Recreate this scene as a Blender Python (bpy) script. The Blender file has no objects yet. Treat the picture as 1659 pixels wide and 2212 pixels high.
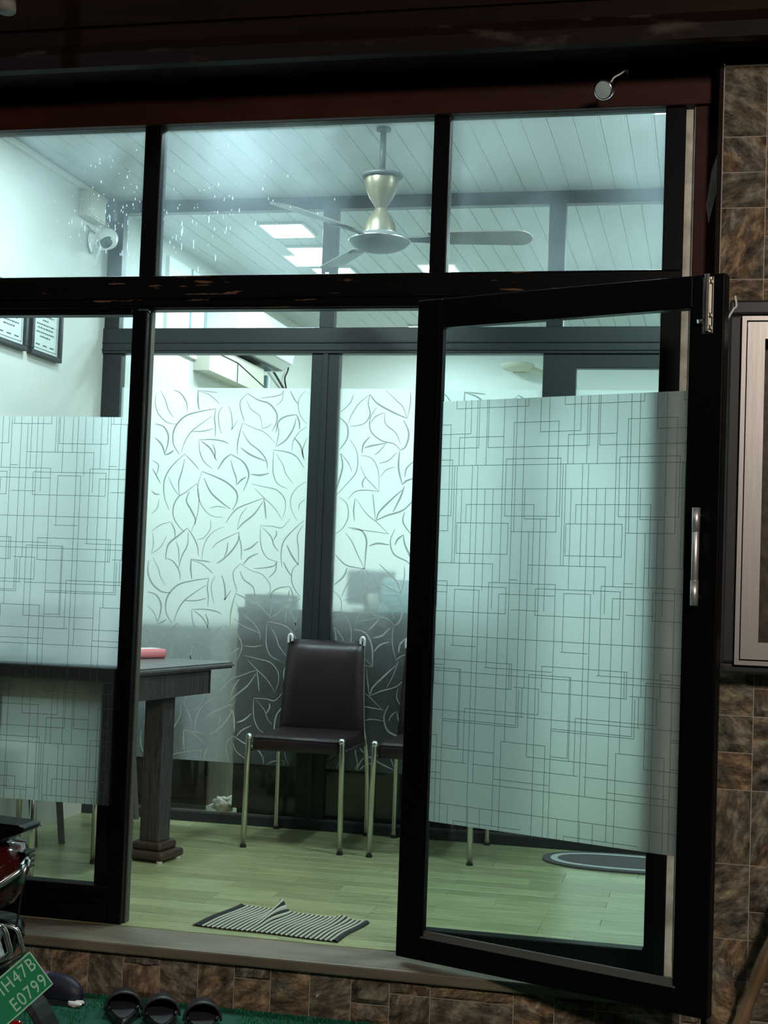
import bpy, bmesh, math, random
from mathutils import Vector, Matrix, noise
C = bpy.context.scene.collection
sc = bpy.context.scene
PI = math.pi

# ------------------------------------------------------------------ camera
F_PX = 3076.0
CAM = Vector((0.0, -4.513, 1.180))
R_ = Vector((0.97492608, 0.2195651, 0.0361981)).normalized()
U_ = Vector((-0.0247119, -0.05483698, 0.99818948)).normalized()
FW = Vector((-0.22115257, 0.97405548, 0.04803613)).normalized()
cd = bpy.data.cameras.new('camera'); cam = bpy.data.objects.new('camera', cd); C.objects.link(cam)
m = Matrix.Identity(4)
for i in range(3):
    m[i][0] = R_[i]; m[i][1] = U_[i]; m[i][2] = -FW[i]; m[i][3] = CAM[i]
cam.matrix_world = m
cd.sensor_fit = 'VERTICAL'; cd.sensor_height = 24.0; cd.lens = 24.0 * F_PX / 2212.0
cd.clip_start = 0.05; cd.clip_end = 100
sc.camera = cam

# ------------------------------------------------------------------ world, lights, exposure
w = bpy.data.worlds.new('night'); sc.world = w; w.use_nodes = True
w.node_tree.nodes['Background'].inputs[0].default_value = (0.55, 0.5, 0.5, 1)
w.node_tree.nodes['Background'].inputs[1].default_value = 0.010
sc.view_settings.view_transform = 'Standard'; sc.view_settings.look = 'None'
sc.view_settings.exposure = 0.0; sc.view_settings.gamma = 1.0
sc.view_settings.use_curve_mapping = False
sc.cycles.max_bounces = 14; sc.cycles.transparent_max_bounces = 24
sc.cycles.transmission_bounces = 12; sc.cycles.diffuse_bounces = 6; sc.cycles.glossy_bounces = 5
sc.cycles.sample_clamp_indirect = 6.0; sc.cycles.use_denoising = True
ROOM_COL = (0.73, 0.97, 1.0)
def area(name, loc, size, power, col, rot=(0, 0, 0), size_y=None):
    l = bpy.data.lights.new(name, 'AREA'); l.energy = power; l.color = col
    if size_y: l.shape = 'RECTANGLE'; l.size = size; l.size_y = size_y
    else: l.size = size
    o = bpy.data.objects.new(name, l); C.objects.link(o); o.location = loc; o.rotation_euler = rot
    return o
# street lamp light falling on the shopfront from across the road
area('street_lamp_light', (1.9, -5.6, 3.4), 0.6, 135, (1.0, 0.86, 0.72), (math.radians(62), 0, math.radians(20)))
area('chrome_fill_light', (-4.5, -4.5, 5.6), 0.4, 20, (0.95, 0.95, 1.0), (math.radians(42), 0, math.radians(-42)))  # added fill from the left for the chrome, no known lamp there
PANEL_W_FRONT = 25.5   # watts per ceiling panel lamp in the front room
PANEL_W_BACK = 14.0
PANELS = [  # x, y, power: flush ceiling panel lamps, some added unseen (front room, then the room behind the partition)
    (-2.27, 0.775, PANEL_W_FRONT * 0.6), (-0.12, 0.80, PANEL_W_FRONT),
    (-2.19, 2.60, PANEL_W_BACK), (-2.19, 3.11, PANEL_W_BACK), (-2.19, 3.62, PANEL_W_BACK),
    (-1.90, 4.60, PANEL_W_BACK), (0.02, 5.00, PANEL_W_BACK * 1.2), (0.02, 3.1, PANEL_W_BACK * 1.2), (-2.0, 5.5, PANEL_W_BACK), (-1.55, 0.50, PANEL_W_FRONT)]  # both right-hand lamps and the last one are added, hidden fill for film and room

# ------------------------------------------------------------------ helpers
def empty(name, loc=(0, 0, 0), rz=0.0, parent=None):
    o = bpy.data.objects.new(name, None); C.objects.link(o)
    o.location = loc; o.rotation_euler = (0, 0, rz); o.empty_display_size = 0.05
    if parent: o.parent = parent
    return o
def tag(o, label, cat, group=None):
    o['label'] = label; o['category'] = cat
    if group: o['group'] = group
    return o
def struct(o):
    o['kind'] = 'structure'; return o
def obj(name, bm, mat, parent=None, loc=None, smooth=False, rot=None):
    me = bpy.data.meshes.new(name); bmesh.ops.recalc_face_normals(bm, faces=bm.faces) if bm.faces else None
    bm.to_mesh(me); bm.free()
    if smooth:
        for p_ in me.polygons: p_.use_smooth = True
    me.materials.append(mat)
    o = bpy.data.objects.new(name, me); C.objects.link(o)
    if parent: o.parent = parent
    if loc: o.location = loc
    if rot: o.rotation_euler = rot
    return o
def box(bm, x0, x1, y0, y1, z0, z1, bev=0.0, seg=2):
    vs = [bm.verts.new((x, y, z)) for z in (z0, z1) for y in (y0, y1) for x in (x0, x1)]
    fs = []
    for f in ((0, 2, 3, 1), (4, 5, 7, 6), (0, 1, 5, 4), (2, 6, 7, 3), (0, 4, 6, 2), (1, 3, 7, 5)):
        fs.append(bm.faces.new([vs[i] for i in f]))
    if bev > 0:
        es = list({e for f in fs for e in f.edges})
        bmesh.ops.bevel(bm, geom=es, offset=bev, segments=seg, profile=0.5, affect='EDGES')
    return bm
def B(*a, **k):
    return box(bmesh.new(), *a, **k)
def tube(bm, pts, r, n=10, cap=True):
    pts = [Vector(p) for p in pts]
    rings = []
    prev = None
    for i, p in enumerate(pts):
        d = (pts[min(i + 1, len(pts) - 1)] - pts[max(i - 1, 0)]).normalized()
        if prev is None:
            a = Vector((0, 0, 1)) if abs(d.z) < 0.9 else Vector((1, 0, 0))
            u = d.cross(a).normalized()
        else:
            u = (prev - d * prev.dot(d)).normalized()
        v = d.cross(u); prev = u
        rr = r[i] if isinstance(r, (list, tuple)) else r
        rings.append([bm.verts.new(p + (u * math.cos(2 * PI * k / n) + v * math.sin(2 * PI * k / n)) * rr) for k in range(n)])
    for a, b in zip(rings, rings[1:]):
        for k in range(n):
            bm.faces.new((a[k], a[(k + 1) % n], b[(k + 1) % n], b[k]))
    if cap:
        bm.faces.new(rings[0][::-1]); bm.faces.new(rings[-1])
    return bm
def T(pts, r, n=10): return tube(bmesh.new(), pts, r, n)
def lathe(bm, prof, n=28, c=(0, 0, 0)):
    rings = []
    for r, z in prof:
        rings.append([bm.verts.new((c[0] + max(r, 1e-5) * math.cos(2 * PI * k / n), c[1] + max(r, 1e-5) * math.sin(2 * PI * k / n), c[2] + z)) for k in range(n)])
    for a, b in zip(rings, rings[1:]):
        for k in range(n):
            bm.faces.new((a[k], a[(k + 1) % n], b[(k + 1) % n], b[k]))
    return bm
def prism(bm, pts, z0, z1, axis='z'):
    def P(a, b, c):
        return (a, b, c) if axis == 'z' else ((a, c, b) if axis == 'y' else (c, a, b))
    lo = [bm.verts.new(P(x, y, z0)) for x, y in pts]; hi = [bm.verts.new(P(x, y, z1)) for x, y in pts]
    bm.faces.new(lo[::-1]); bm.faces.new(hi)
    n = len(pts)
    for i in range(n):
        bm.faces.new((lo[i], lo[(i + 1) % n], hi[(i + 1) % n], hi[i]))
    return bm
def smoothpath(pts, k=6):
    P = [Vector((*p, 0)) if len(p) == 2 else Vector(p) for p in pts]
    if len(P) < 3: return P
    out = []
    for i in range(len(P) - 1):
        p0 = P[max(i - 1, 0)]; p1 = P[i]; p2 = P[i + 1]; p3 = P[min(i + 2, len(P) - 1)]
        for j in range(k):
            t = j / k
            out.append(0.5 * ((2 * p1) + (-p0 + p2) * t + (2 * p0 - 5 * p1 + 4 * p2 - p3) * t * t + (-p0 + 3 * p1 - 3 * p2 + p3) * t ** 3))
    out.append(P[-1]); return out

# ------------------------------------------------------------------ materials
def mat(name, col, rough=0.5, metal=0.0, spec=0.5, noise_amt=0.0, noise_scale=20, bump=0.0, col2=None, stretch=(1, 1, 1), coat=0.0, detail=4, contrast=(0.35, 0.65)):
    mt = bpy.data.materials.new(name); mt.use_nodes = True
    nt = mt.node_tree; b = nt.nodes['Principled BSDF']
    b.inputs['Base Color'].default_value = (*col, 1); b.inputs['Roughness'].default_value = rough
    b.inputs['Metallic'].default_value = metal; b.inputs['Specular IOR Level'].default_value = spec
    b.inputs['Coat Weight'].default_value = coat
    if col2 is not None or bump > 0:
        tc = nt.nodes.new('ShaderNodeTexCoord'); mp = nt.nodes.new('ShaderNodeMapping')
        mp.inputs['Scale'].default_value = stretch
        nz = nt.nodes.new('ShaderNodeTexNoise'); nz.inputs['Scale'].default_value = noise_scale; nz.inputs['Detail'].default_value = detail
        oi = nt.nodes.new('ShaderNodeObjectInfo')
        ad = nt.nodes.new('ShaderNodeVectorMath'); ad.operation = 'ADD'
        ml = nt.nodes.new('ShaderNodeMath'); ml.operation = 'MULTIPLY'; ml.inputs[1].default_value = 37.0
        nt.links.new(oi.outputs['Random'], ml.inputs[0])
        nt.links.new(tc.outputs['Object'], mp.inputs['Vector']); nt.links.new(mp.outputs[0], ad.inputs[0]); nt.links.new(ml.outputs[0], ad.inputs[1])
        nt.links.new(ad.outputs[0], nz.inputs['Vector'])
        if col2 is not None:
            cr = nt.nodes.new('ShaderNodeValToRGB'); cr.color_ramp.elements[0].position = contrast[0]; cr.color_ramp.elements[1].position = contrast[1]
            cr.color_ramp.elements[0].color = (*col, 1); cr.color_ramp.elements[1].color = (*col2, 1)
            nt.links.new(nz.outputs['Fac'], cr.inputs[0]); nt.links.new(cr.outputs[0], b.inputs['Base Color'])
        if bump > 0:
            bp = nt.nodes.new('ShaderNodeBump'); bp.inputs['Strength'].default_value = bump; bp.inputs['Distance'].default_value = 0.004
            nt.links.new(nz.outputs['Fac'], bp.inputs['Height']); nt.links.new(bp.outputs[0], b.inputs['Normal'])
    return mt
def emit(name, col, s):
    mt = bpy.data.materials.new(name); mt.use_nodes = True; nt = mt.node_tree
    b = nt.nodes['Principled BSDF']; b.inputs['Base Color'].default_value = (*col, 1)
    b.inputs['Emission Color'].default_value = (*col, 1); b.inputs['Emission Strength'].default_value = s
    return mt
def glass_mat():
    mt = bpy.data.materials.new('clear_glass'); mt.use_nodes = True; nt = mt.node_tree; nt.nodes.clear()
    o = nt.nodes.new('ShaderNodeOutputMaterial'); mx = nt.nodes.new('ShaderNodeMixShader')
    tr = nt.nodes.new('ShaderNodeBsdfTransparent'); tr.inputs[0].default_value = (0.972, 0.996, 0.998, 1)
    gl = nt.nodes.new('ShaderNodeBsdfGlossy'); gl.inputs['Roughness'].default_value = 0.02
    lw = nt.nodes.new('ShaderNodeLayerWeight'); lw.inputs[0].default_value = 0.5
    pw5 = nt.nodes.new('ShaderNodeMath'); pw5.operation = 'POWER'; pw5.inputs[1].default_value = 5.0
    fr = nt.nodes.new('ShaderNodeMath'); fr.operation = 'MULTIPLY_ADD'; fr.inputs[1].default_value = 0.9; fr.inputs[2].default_value = 0.03
    nt.links.new(lw.outputs['Facing'], pw5.inputs[0]); nt.links.new(pw5.outputs[0], fr.inputs[0])
    nt.links.new(fr.outputs[0], mx.inputs[0]); nt.links.new(tr.outputs[0], mx.inputs[1]); nt.links.new(gl.outputs[0], mx.inputs[2]); nt.links.new(mx.outputs[0], o.inputs[0])
    return mt
def dusty_glass():   # clear glass with a thin film of dust that scatters the room light
    mt = glass_mat(); mt.name = 'dusty_glass'; nt = mt.node_tree
    o = [n for n in nt.nodes if n.type == 'OUTPUT_MATERIAL'][0]; mx = [n for n in nt.nodes if n.type == 'MIX_SHADER'][0]
    tl = nt.nodes.new('ShaderNodeBsdfTranslucent'); tl.inputs[0].default_value = (0.75, 0.87, 0.95, 1)
    m2 = nt.nodes.new('ShaderNodeMixShader'); nz = nt.nodes.new('ShaderNodeTexNoise'); nz.inputs['Scale'].default_value = 2.3; nz.inputs['Detail'].default_value = 7
    tc = nt.nodes.new('ShaderNodeTexCoord'); mr = nt.nodes.new('ShaderNodeMapRange')
    mr.inputs[1].default_value = 0.35; mr.inputs[2].default_value = 0.75; mr.inputs[3].default_value = 0.02; mr.inputs[4].default_value = 0.12
    nt.links.new(tc.outputs['Object'], nz.inputs['Vector']); nt.links.new(nz.outputs['Fac'], mr.inputs[0]); nt.links.new(mr.outputs[0], m2.inputs[0])
    nt.links.new(mx.outputs[0], m2.inputs[1]); nt.links.new(tl.outputs[0], m2.inputs[2]); nt.links.new(m2.outputs[0], o.inputs[0])
    return mt
def film_mat(name, rough=0.45, fac=0.45, col=(0.78, 0.93, 0.92)):
    mt = bpy.data.materials.new(name); mt.use_nodes = True; nt = mt.node_tree; nt.nodes.clear()
    o = nt.nodes.new('ShaderNodeOutputMaterial'); mx = nt.nodes.new('ShaderNodeMixShader'); mx.inputs[0].default_value = fac
    tl = nt.nodes.new('ShaderNodeBsdfTranslucent'); tl.inputs[0].default_value = (*col, 1)
    df = nt.nodes.new('ShaderNodeBsdfDiffuse'); df.inputs[0].default_value = (0.65, 0.75, 0.74, 1)
    m0 = nt.nodes.new('ShaderNodeMixShader'); m0.inputs[0].default_value = 0.12
    gl = nt.nodes.new('ShaderNodeBsdfRefraction'); gl.inputs['Roughness'].default_value = rough; gl.inputs['IOR'].default_value = 1.16; gl.inputs[0].default_value = (0.98, 1.0, 1.0, 1)
    nt.links.new(tl.outputs[0], m0.inputs[1]); nt.links.new(df.outputs[0], m0.inputs[2])
    nt.links.new(gl.outputs[0], mx.inputs[1]); nt.links.new(m0.outputs[0], mx.inputs[2]); nt.links.new(mx.outputs[0], o.inputs[0])
    return mt
def line_mat(name, col, tcol):
    mt = bpy.data.materials.new(name); mt.use_nodes = True; nt = mt.node_tree; nt.nodes.clear()
    o = nt.nodes.new('ShaderNodeOutputMaterial'); ad = nt.nodes.new('ShaderNodeAddShader')
    df = nt.nodes.new('ShaderNodeBsdfDiffuse'); df.inputs[0].default_value = (*col, 1)
    tl = nt.nodes.new('ShaderNodeBsdfTranslucent'); tl.inputs[0].default_value = (*tcol, 1)
    nt.links.new(df.outputs[0], ad.inputs[0]); nt.links.new(tl.outputs[0], ad.inputs[1]); nt.links.new(ad.outputs[0], o.inputs[0])
    return mt
def wood(name, c1, c2, scale=6.0, stretch=(1, 14, 14), rough=0.45, vary=0.0, spec=0.4, axis_noise=3.0):
    mt = bpy.data.materials.new(name); mt.use_nodes = True; nt = mt.node_tree; b = nt.nodes['Principled BSDF']
    b.inputs['Roughness'].default_value = rough; b.inputs['Specular IOR Level'].default_value = spec
    tc = nt.nodes.new('ShaderNodeTexCoord'); mp = nt.nodes.new('ShaderNodeMapping'); mp.inputs['Scale'].default_value = stretch
    oi = nt.nodes.new('ShaderNodeObjectInfo'); ml = nt.nodes.new('ShaderNodeMath'); ml.operation = 'MULTIPLY'; ml.inputs[1].default_value = 53.0
    ad = nt.nodes.new('ShaderNodeVectorMath'); ad.operation = 'ADD'
    nz = nt.nodes.new('ShaderNodeTexNoise'); nz.inputs['Scale'].default_value = scale; nz.inputs['Detail'].default_value = 8; nz.inputs['Roughness'].default_value = 0.65
    cr = nt.nodes.new('ShaderNodeValToRGB'); cr.color_ramp.elements[0].position = 0.3; cr.color_ramp.elements[1].position = 0.7
    cr.color_ramp.elements[0].color = (*c1, 1); cr.color_ramp.elements[1].color = (*c2, 1)
    nt.links.new(tc.outputs['Object'], mp.inputs['Vector']); nt.links.new(oi.outputs['Random'], ml.inputs[0])
    nt.links.new(mp.outputs[0], ad.inputs[0]); nt.links.new(ml.outputs[0], ad.inputs[1]); nt.links.new(ad.outputs[0], nz.inputs['Vector'])
    nt.links.new(nz.outputs['Fac'], cr.inputs[0])
    last = cr.outputs[0]
    if vary:
        hs = nt.nodes.new('ShaderNodeHueSaturation'); mr = nt.nodes.new('ShaderNodeMapRange')
        mr.inputs[3].default_value = 1 - vary; mr.inputs[4].default_value = 1 + vary
        nt.links.new(oi.outputs['Random'], mr.inputs[0]); nt.links.new(mr.outputs[0], hs.inputs['Value']); nt.links.new(last, hs.inputs['Color']); last = hs.outputs[0]
    nt.links.new(last, b.inputs['Base Color'])
    bp = nt.nodes.new('ShaderNodeBump'); bp.inputs['Strength'].default_value = 0.15; bp.inputs['Distance'].default_value = 0.002
    nt.links.new(nz.outputs['Fac'], bp.inputs['Height']); nt.links.new(bp.outputs[0], b.inputs['Normal'])
    return mt
def stone_mat():
    mt = bpy.data.materials.new('slate_stone'); mt.use_nodes = True; nt = mt.node_tree; b = nt.nodes['Principled BSDF']
    b.inputs['Roughness'].default_value = 0.6
    tc = nt.nodes.new('ShaderNodeTexCoord'); oi = nt.nodes.new('ShaderNodeObjectInfo')
    ml = nt.nodes.new('ShaderNodeMath'); ml.operation = 'MULTIPLY'; ml.inputs[1].default_value = 91.0
    ro = nt.nodes.new('ShaderNodeVectorRotate'); ro.rotation_type = 'Y_AXIS'
    an = nt.nodes.new('ShaderNodeMath'); an.operation = 'MULTIPLY'; an.inputs[1].default_value = 27.0
    nt.links.new(oi.outputs['Random'], an.inputs[0]); nt.links.new(an.outputs[0], ro.inputs['Angle'])
    nt.links.new(tc.outputs['Object'], ro.inputs['Vector'])
    mp = nt.nodes.new('ShaderNodeMapping'); mp.inputs['Scale'].default_value = (1, 1, 2.2)
    ad = nt.nodes.new('ShaderNodeVectorMath'); ad.operation = 'ADD'
    nt.links.new(ro.outputs[0], mp.inputs['Vector']); nt.links.new(oi.outputs['Random'], ml.inputs[0]); nt.links.new(mp.outputs[0], ad.inputs[0]); nt.links.new(ml.outputs[0], ad.inputs[1])
    n1 = nt.nodes.new('ShaderNodeTexNoise'); n1.inputs['Scale'].default_value = 13; n1.inputs['Detail'].default_value = 14; n1.inputs['Roughness'].default_value = 0.74; n1.inputs['Distortion'].default_value = 0.15
    n2 = nt.nodes.new('ShaderNodeTexNoise'); n2.inputs['Scale'].default_value = 7; n2.inputs['Detail'].default_value = 5
    nt.links.new(ad.outputs[0], n1.inputs['Vector']); nt.links.new(ad.outputs[0], n2.inputs['Vector'])
    cr = nt.nodes.new('ShaderNodeValToRGB'); e = cr.color_ramp.elements
    e[0].position = 0.36; e[0].color = (0.03, 0.025, 0.02, 1); e[1].position = 0.66; e[1].color = (0.62, 0.55, 0.45, 1)
    k = e.new(0.5); k.color = (0.21, 0.18, 0.145, 1)
    nt.links.new(n1.outputs['Fac'], cr.inputs[0])
    tint = nt.nodes.new('ShaderNodeValToRGB'); t = tint.color_ramp.elements; tint.color_ramp.interpolation = 'LINEAR'
    t[0].position = 0.0; t[0].color = (0.75, 0.78, 0.72, 1); t[1].position = 1.0; t[1].color = (1.08, 0.84, 0.66, 1)
    q = t.new(0.35); q.color = (0.95, 0.85, 0.7, 1); q = t.new(0.6); q.color = (0.8, 0.84, 0.86, 1); q = t.new(0.8); q.color = (1.1, 0.9, 0.66, 1)
    sm = nt.nodes.new('ShaderNodeMath'); sm.operation = 'ADD'
    sc_ = nt.nodes.new('ShaderNodeMapRange'); sc_.inputs[1].default_value = 0.3; sc_.inputs[2].default_value = 0.7; sc_.inputs[3].default_value = -0.3; sc_.inputs[4].default_value = 0.3
    nt.links.new(n2.outputs['Fac'], sc_.inputs[0]); nt.links.new(sc_.outputs[0], sm.inputs[0]); nt.links.new(oi.outputs['Random'], sm.inputs[1]); nt.links.new(sm.outputs[0], tint.inputs[0])
    mx = nt.nodes.new('ShaderNodeMix'); mx.data_type = 'RGBA'; mx.blend_type = 'MULTIPLY'; mx.inputs[0].default_value = 1
    nt.links.new(cr.outputs[0], mx.inputs[6]); nt.links.new(tint.outputs[0], mx.inputs[7]); nt.links.new(mx.outputs[2], b.inputs['Base Color'])
    bp = nt.nodes.new('ShaderNodeBump'); bp.inputs['Strength'].default_value = 0.9; bp.inputs['Distance'].default_value = 0.012
    nt.links.new(n1.outputs['Fac'], bp.inputs['Height']); nt.links.new(bp.outputs[0], b.inputs['Normal'])
    return mt

M = dict(
    black=mat('black_frame_paint', (0.003, 0.003, 0.004), 0.38, spec=0.12),
    chipped=mat('chipped_frame_paint', (0.003, 0.003, 0.003), 0.4, spec=0.12, col2=(0.16, 0.085, 0.05), noise_scale=5, stretch=(1.2, 4, 10), contrast=(0.635, 0.645), detail=12),
    inner_black=mat('inner_frame_paint', (0.020, 0.025, 0.026), 0.4, spec=0.4),
    wall=mat('cream_wall_paint', (0.66, 0.67, 0.62), 0.75, col2=(0.62, 0.64, 0.60), noise_scale=1.5, bump=0.05),
    backwall=mat('white_wall_paint', (0.84, 0.86, 0.83), 0.7),
    ceil=mat('ceiling_panel_plastic', (0.52, 0.55, 0.56), 0.42, spec=0.3),
    groove=mat('ceiling_groove', (0.40, 0.43, 0.44), 0.6),
    floor=wood('laminate_plank', (0.185, 0.21, 0.09), (0.41, 0.45, 0.245), 5.0, (1.2, 16, 4), 0.32, 0.16, 0.5),
    subfloor=mat('subfloor', (0.09, 0.07, 0.045), 0.8),
    sill=mat('sill_stone', (0.13, 0.11, 0.075), 0.45, col2=(0.22, 0.19, 0.14), noise_scale=6, bump=0.1, stretch=(0.6, 2, 2)),
    stone=stone_mat(),
    grout=mat('pale_grout', (0.55, 0.5, 0.43), 0.9),
    maroon=mat('maroon_fascia_paint', (0.050, 0.013, 0.008), 0.6, spec=0.2, col2=(0.030, 0.008, 0.005), noise_scale=3, bump=0.05, stretch=(1, 1, 3)),
    maroon_d=mat('dark_maroon_metal', (0.016, 0.005, 0.0025), 0.6, spec=0.12, col2=(0.008, 0.003, 0.002), noise_scale=2.5, stretch=(0.6, 1, 3)),
    lip=mat('worn_metal_lip', (0.010, 0.004, 0.003), 0.5, spec=0.15, col2=(0.09, 0.07, 0.06), noise_scale=4, stretch=(1, 3, 3), contrast=(0.58, 0.8)),
    plaster=mat('bare_plaster', (0.80, 0.80, 0.72), 0.85, col2=(0.45, 0.43, 0.36), noise_scale=14, bump=0.4),
    chrome=mat('chrome', (0.80, 0.80, 0.80), 0.26, 1.0),
    handle=mat('satin_handle_steel', (0.9, 0.9, 0.9), 0.42, 0.85),
    steel=mat('brushed_tube_steel', (0.60, 0.58, 0.54), 0.27, 1.0),
    leather=mat('dark_brown_leather', (0.020, 0.011, 0.013), 0.36, spec=0.5, bump=0.12, noise_scale=160),
    rubber=mat('black_rubber', (0.012, 0.012, 0.012), 0.6),
    darkwood=wood('dark_grey_laminate', (0.016, 0.015, 0.018), (0.085, 0.08, 0.085), 5, (26, 26, 1.4), 0.4),
    tabletop=wood('dark_table_top', (0.045, 0.045, 0.05), (0.13, 0.13, 0.135), 6, (2, 26, 8), 0.33),
    basewood=mat('dark_brown_base', (0.045, 0.028, 0.022), 0.42),
    counter=wood('counter_wood', (0.010, 0.010, 0.008), (0.036, 0.030, 0.022), 4, (14, 14, 1.2), 0.35),
    brownwood=wood('brown_board', (0.11, 0.085, 0.06), (0.20, 0.16, 0.12), 4, (8, 8, 1.2), 0.5),
    white=mat('white_plastic', (0.78, 0.79, 0.76), 0.4),
    cream=mat('cream_plastic', (0.62, 0.60, 0.48), 0.5),
    beige=mat('beige_board', (0.56, 0.53, 0.44), 0.6),
    darkline=mat('dark_joint', (0.03, 0.035, 0.035), 0.6),
    vent=mat('dark_vent', (0.03, 0.045, 0.06), 0.4),
    glass=glass_mat(), dusty=dusty_glass(),
    film=film_mat('frosted_film', 0.6, 0.5, (0.90, 1.0, 1.0)), film_leaf=film_mat('frosted_leaf_film', 0.5, 0.40, (0.95, 1.0, 1.0)),
    fline=line_mat('film_line_print', (0.10, 0.14, 0.14), (0.02, 0.07, 0.065)),
    lline=line_mat('film_leaf_print', (0.36, 0.40, 0.38), (0.0, 0.02, 0.02)),
    champagne=mat('champagne_metal', (0.19, 0.17, 0.11), 0.36, 0.5),
    fangrey=mat('fan_grey', (0.10, 0.11, 0.105), 0.5), fandark=mat('fan_rod_grey', (0.07, 0.075, 0.075), 0.5),
    blade=mat('fan_blade', (0.19, 0.19, 0.15), 0.45),
    red=mat('pink_red_cover', (0.62, 0.20, 0.22), 0.5), paper=mat('paper', (0.85, 0.85, 0.82), 0.7),
    ink=mat('grey_print', (0.12, 0.13, 0.14), 0.7),
    alu=mat('aluminium', (0.55, 0.53, 0.53), 0.38, 0.85, bump=0.05, noise_scale=60, stretch=(1, 1, 0.1)),
    casing=mat('grey_black_casing', (0.028, 0.03, 0.034), 0.4),
    darkpanel=mat('rusty_brown_panel', (0.035, 0.02, 0.012), 0.5, col2=(0.12, 0.07, 0.035), noise_scale=26, bump=0.5, detail=8),
    turf=mat('green_turf', (0.004, 0.08, 0.045), 0.8), turf2=mat('green_turf_blade', (0.01, 0.20, 0.11), 0.5),
    asphalt=mat('road', (0.03, 0.028, 0.026), 0.9, col2=(0.05, 0.047, 0.045), noise_scale=40),
    navy=mat('navy_fabric', (0.012, 0.012, 0.03), 0.5), purple=mat('purple_fabric', (0.10, 0.02, 0.13), 0.5),
    sandal=mat('black_sandal_leather', (0.016, 0.016, 0.020), 0.33, spec=0.6), sole=mat('grey_insole', (0.05, 0.05, 0.055), 0.45),
    plate=mat('green_plate_paint', (0.0, 0.26, 0.11), 0.4), plate_txt=mat('plate_lettering', (0.45, 0.80, 0.58), 0.4),
    bodyred=mat('dark_red_scooter_paint', (0.055, 0.006, 0.005), 0.15, coat=0.6), gloss=mat('gloss_black_plastic', (0.003, 0.003, 0.004), 0.2, spec=0.25),
    redlens=mat('red_lens', (0.45, 0.01, 0.012), 0.1, coat=0.7), clearlens=mat('pale_lens', (0.5, 0.62, 0.66), 0.08, coat=0.6),
    matdark=mat('mat_charcoal', (0.02, 0.022, 0.022), 0.9), matlight=mat('mat_offwhite', (0.46, 0.48, 0.38), 0.9),
    ruggrey=mat('rug_grey', (0.075, 0.075, 0.07), 0.95, bump=0.4, noise_scale=200), ruglight=mat('rug_pale', (0.42, 0.45, 0.42), 0.95, bump=0.4, noise_scale=200),
    bamboo=mat('brown_stick', (0.13, 0.075, 0.035), 0.5, col2=(0.24, 0.15, 0.08), noise_scale=8, stretch=(2, 2, 0.6)),
    lilac=mat('lilac_white', (0.72, 0.62, 0.74), 0.6), teal=mat('teal_blue', (0.22, 0.36, 0.40), 0.5), paleblue=mat('pale_blue', (0.42, 0.66, 0.70), 0.5),
    screen=mat('grey_monitor', (0.10, 0.13, 0.16), 0.5), blackcard=mat('black_carton', (0.015, 0.02, 0.022), 0.5), yellow=mat('pale_yellow', (0.65, 0.66, 0.40), 0.6),
    greywood=mat('grey_painted_leg', (0.07, 0.07, 0.06), 0.5), fendermat=mat('matt_black_fender', (0.006, 0.006, 0.007), 0.5), pipe=mat('grey_pipe', (0.28, 0.26, 0.24), 0.6),
    drop=line_mat('dried_drop', (0.3, 0.35, 0.4), (0.6, 0.7, 0.72)),
)
# film print patterns, metres: GEO_V = (x, z0, z1), GEO_H = (z, x0, x1), horizontal period 0.371
GEO_V=[(0.145,1.242,1.543),(0.145,1.72,1.748),(0.025,1.72,1.743),(0.177,1.543,1.747),(0.198,1.641,1.746),(0.2201,1.543,1.745),(0.227,1.597,1.745),(0.2545,1.161,1.47),(0.2545,1.543,1.744),(0.26,1.597,1.744),(0.3139,1.186,1.744),(0.1592,0.437,0.504),(0.1592,0.989,1.161),(0.1592,1.272,1.366),(0.1592,1.543,1.63),(0.3575,0.868,0.944),(0.3575,1.341,1.743),(0.0133,0.763,0.876),(0.1268,1.341,1.671),(0.3484,0.711,1.671),(0.137,1.388,1.561),(0.325,1.388,1.561),(0.0953,0.868,0.944),(0.0205,0.757,0.868),(0.0205,1.38,1.47),(0.0662,1.093,1.172),(0.0662,1.641,1.743),(0.154,1.242,1.543),(0.208,0.634,0.8),(0.208,1.242,1.543),(0.173,1.172,1.47),(0.283,1.272,1.47),(0.19,0.674,0.917),(0.19,1.366,1.423),(0.0525,0.674,0.917),(0.0525,1.186,1.423),(0.3377,0.445,0.711),(0.3377,1.093,1.172),(0.3377,1.272,1.366),(0.0382,0.876,1.341),(0.0754,0.443,1.38),(0.2779,0.928,1.186),(0.186,0.682,0.917),(0.365,0.868,0.944),(0.087,0.8,0.876),(0.032,0.789,0.876),(0.113,0.444,0.711),(0.181,0.43,0.457),(0.231,0.443,0.504),(0.272,0.445,0.504),(0.227,0.443,1.543),(0.3139,0.457,1.152),(0.131,0.434,1.186),(0.245,0.578,1.161),(0.0133,0.876,1.742),(0.0953,1.106,1.742),(0.2895,1.106,1.242)]
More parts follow.
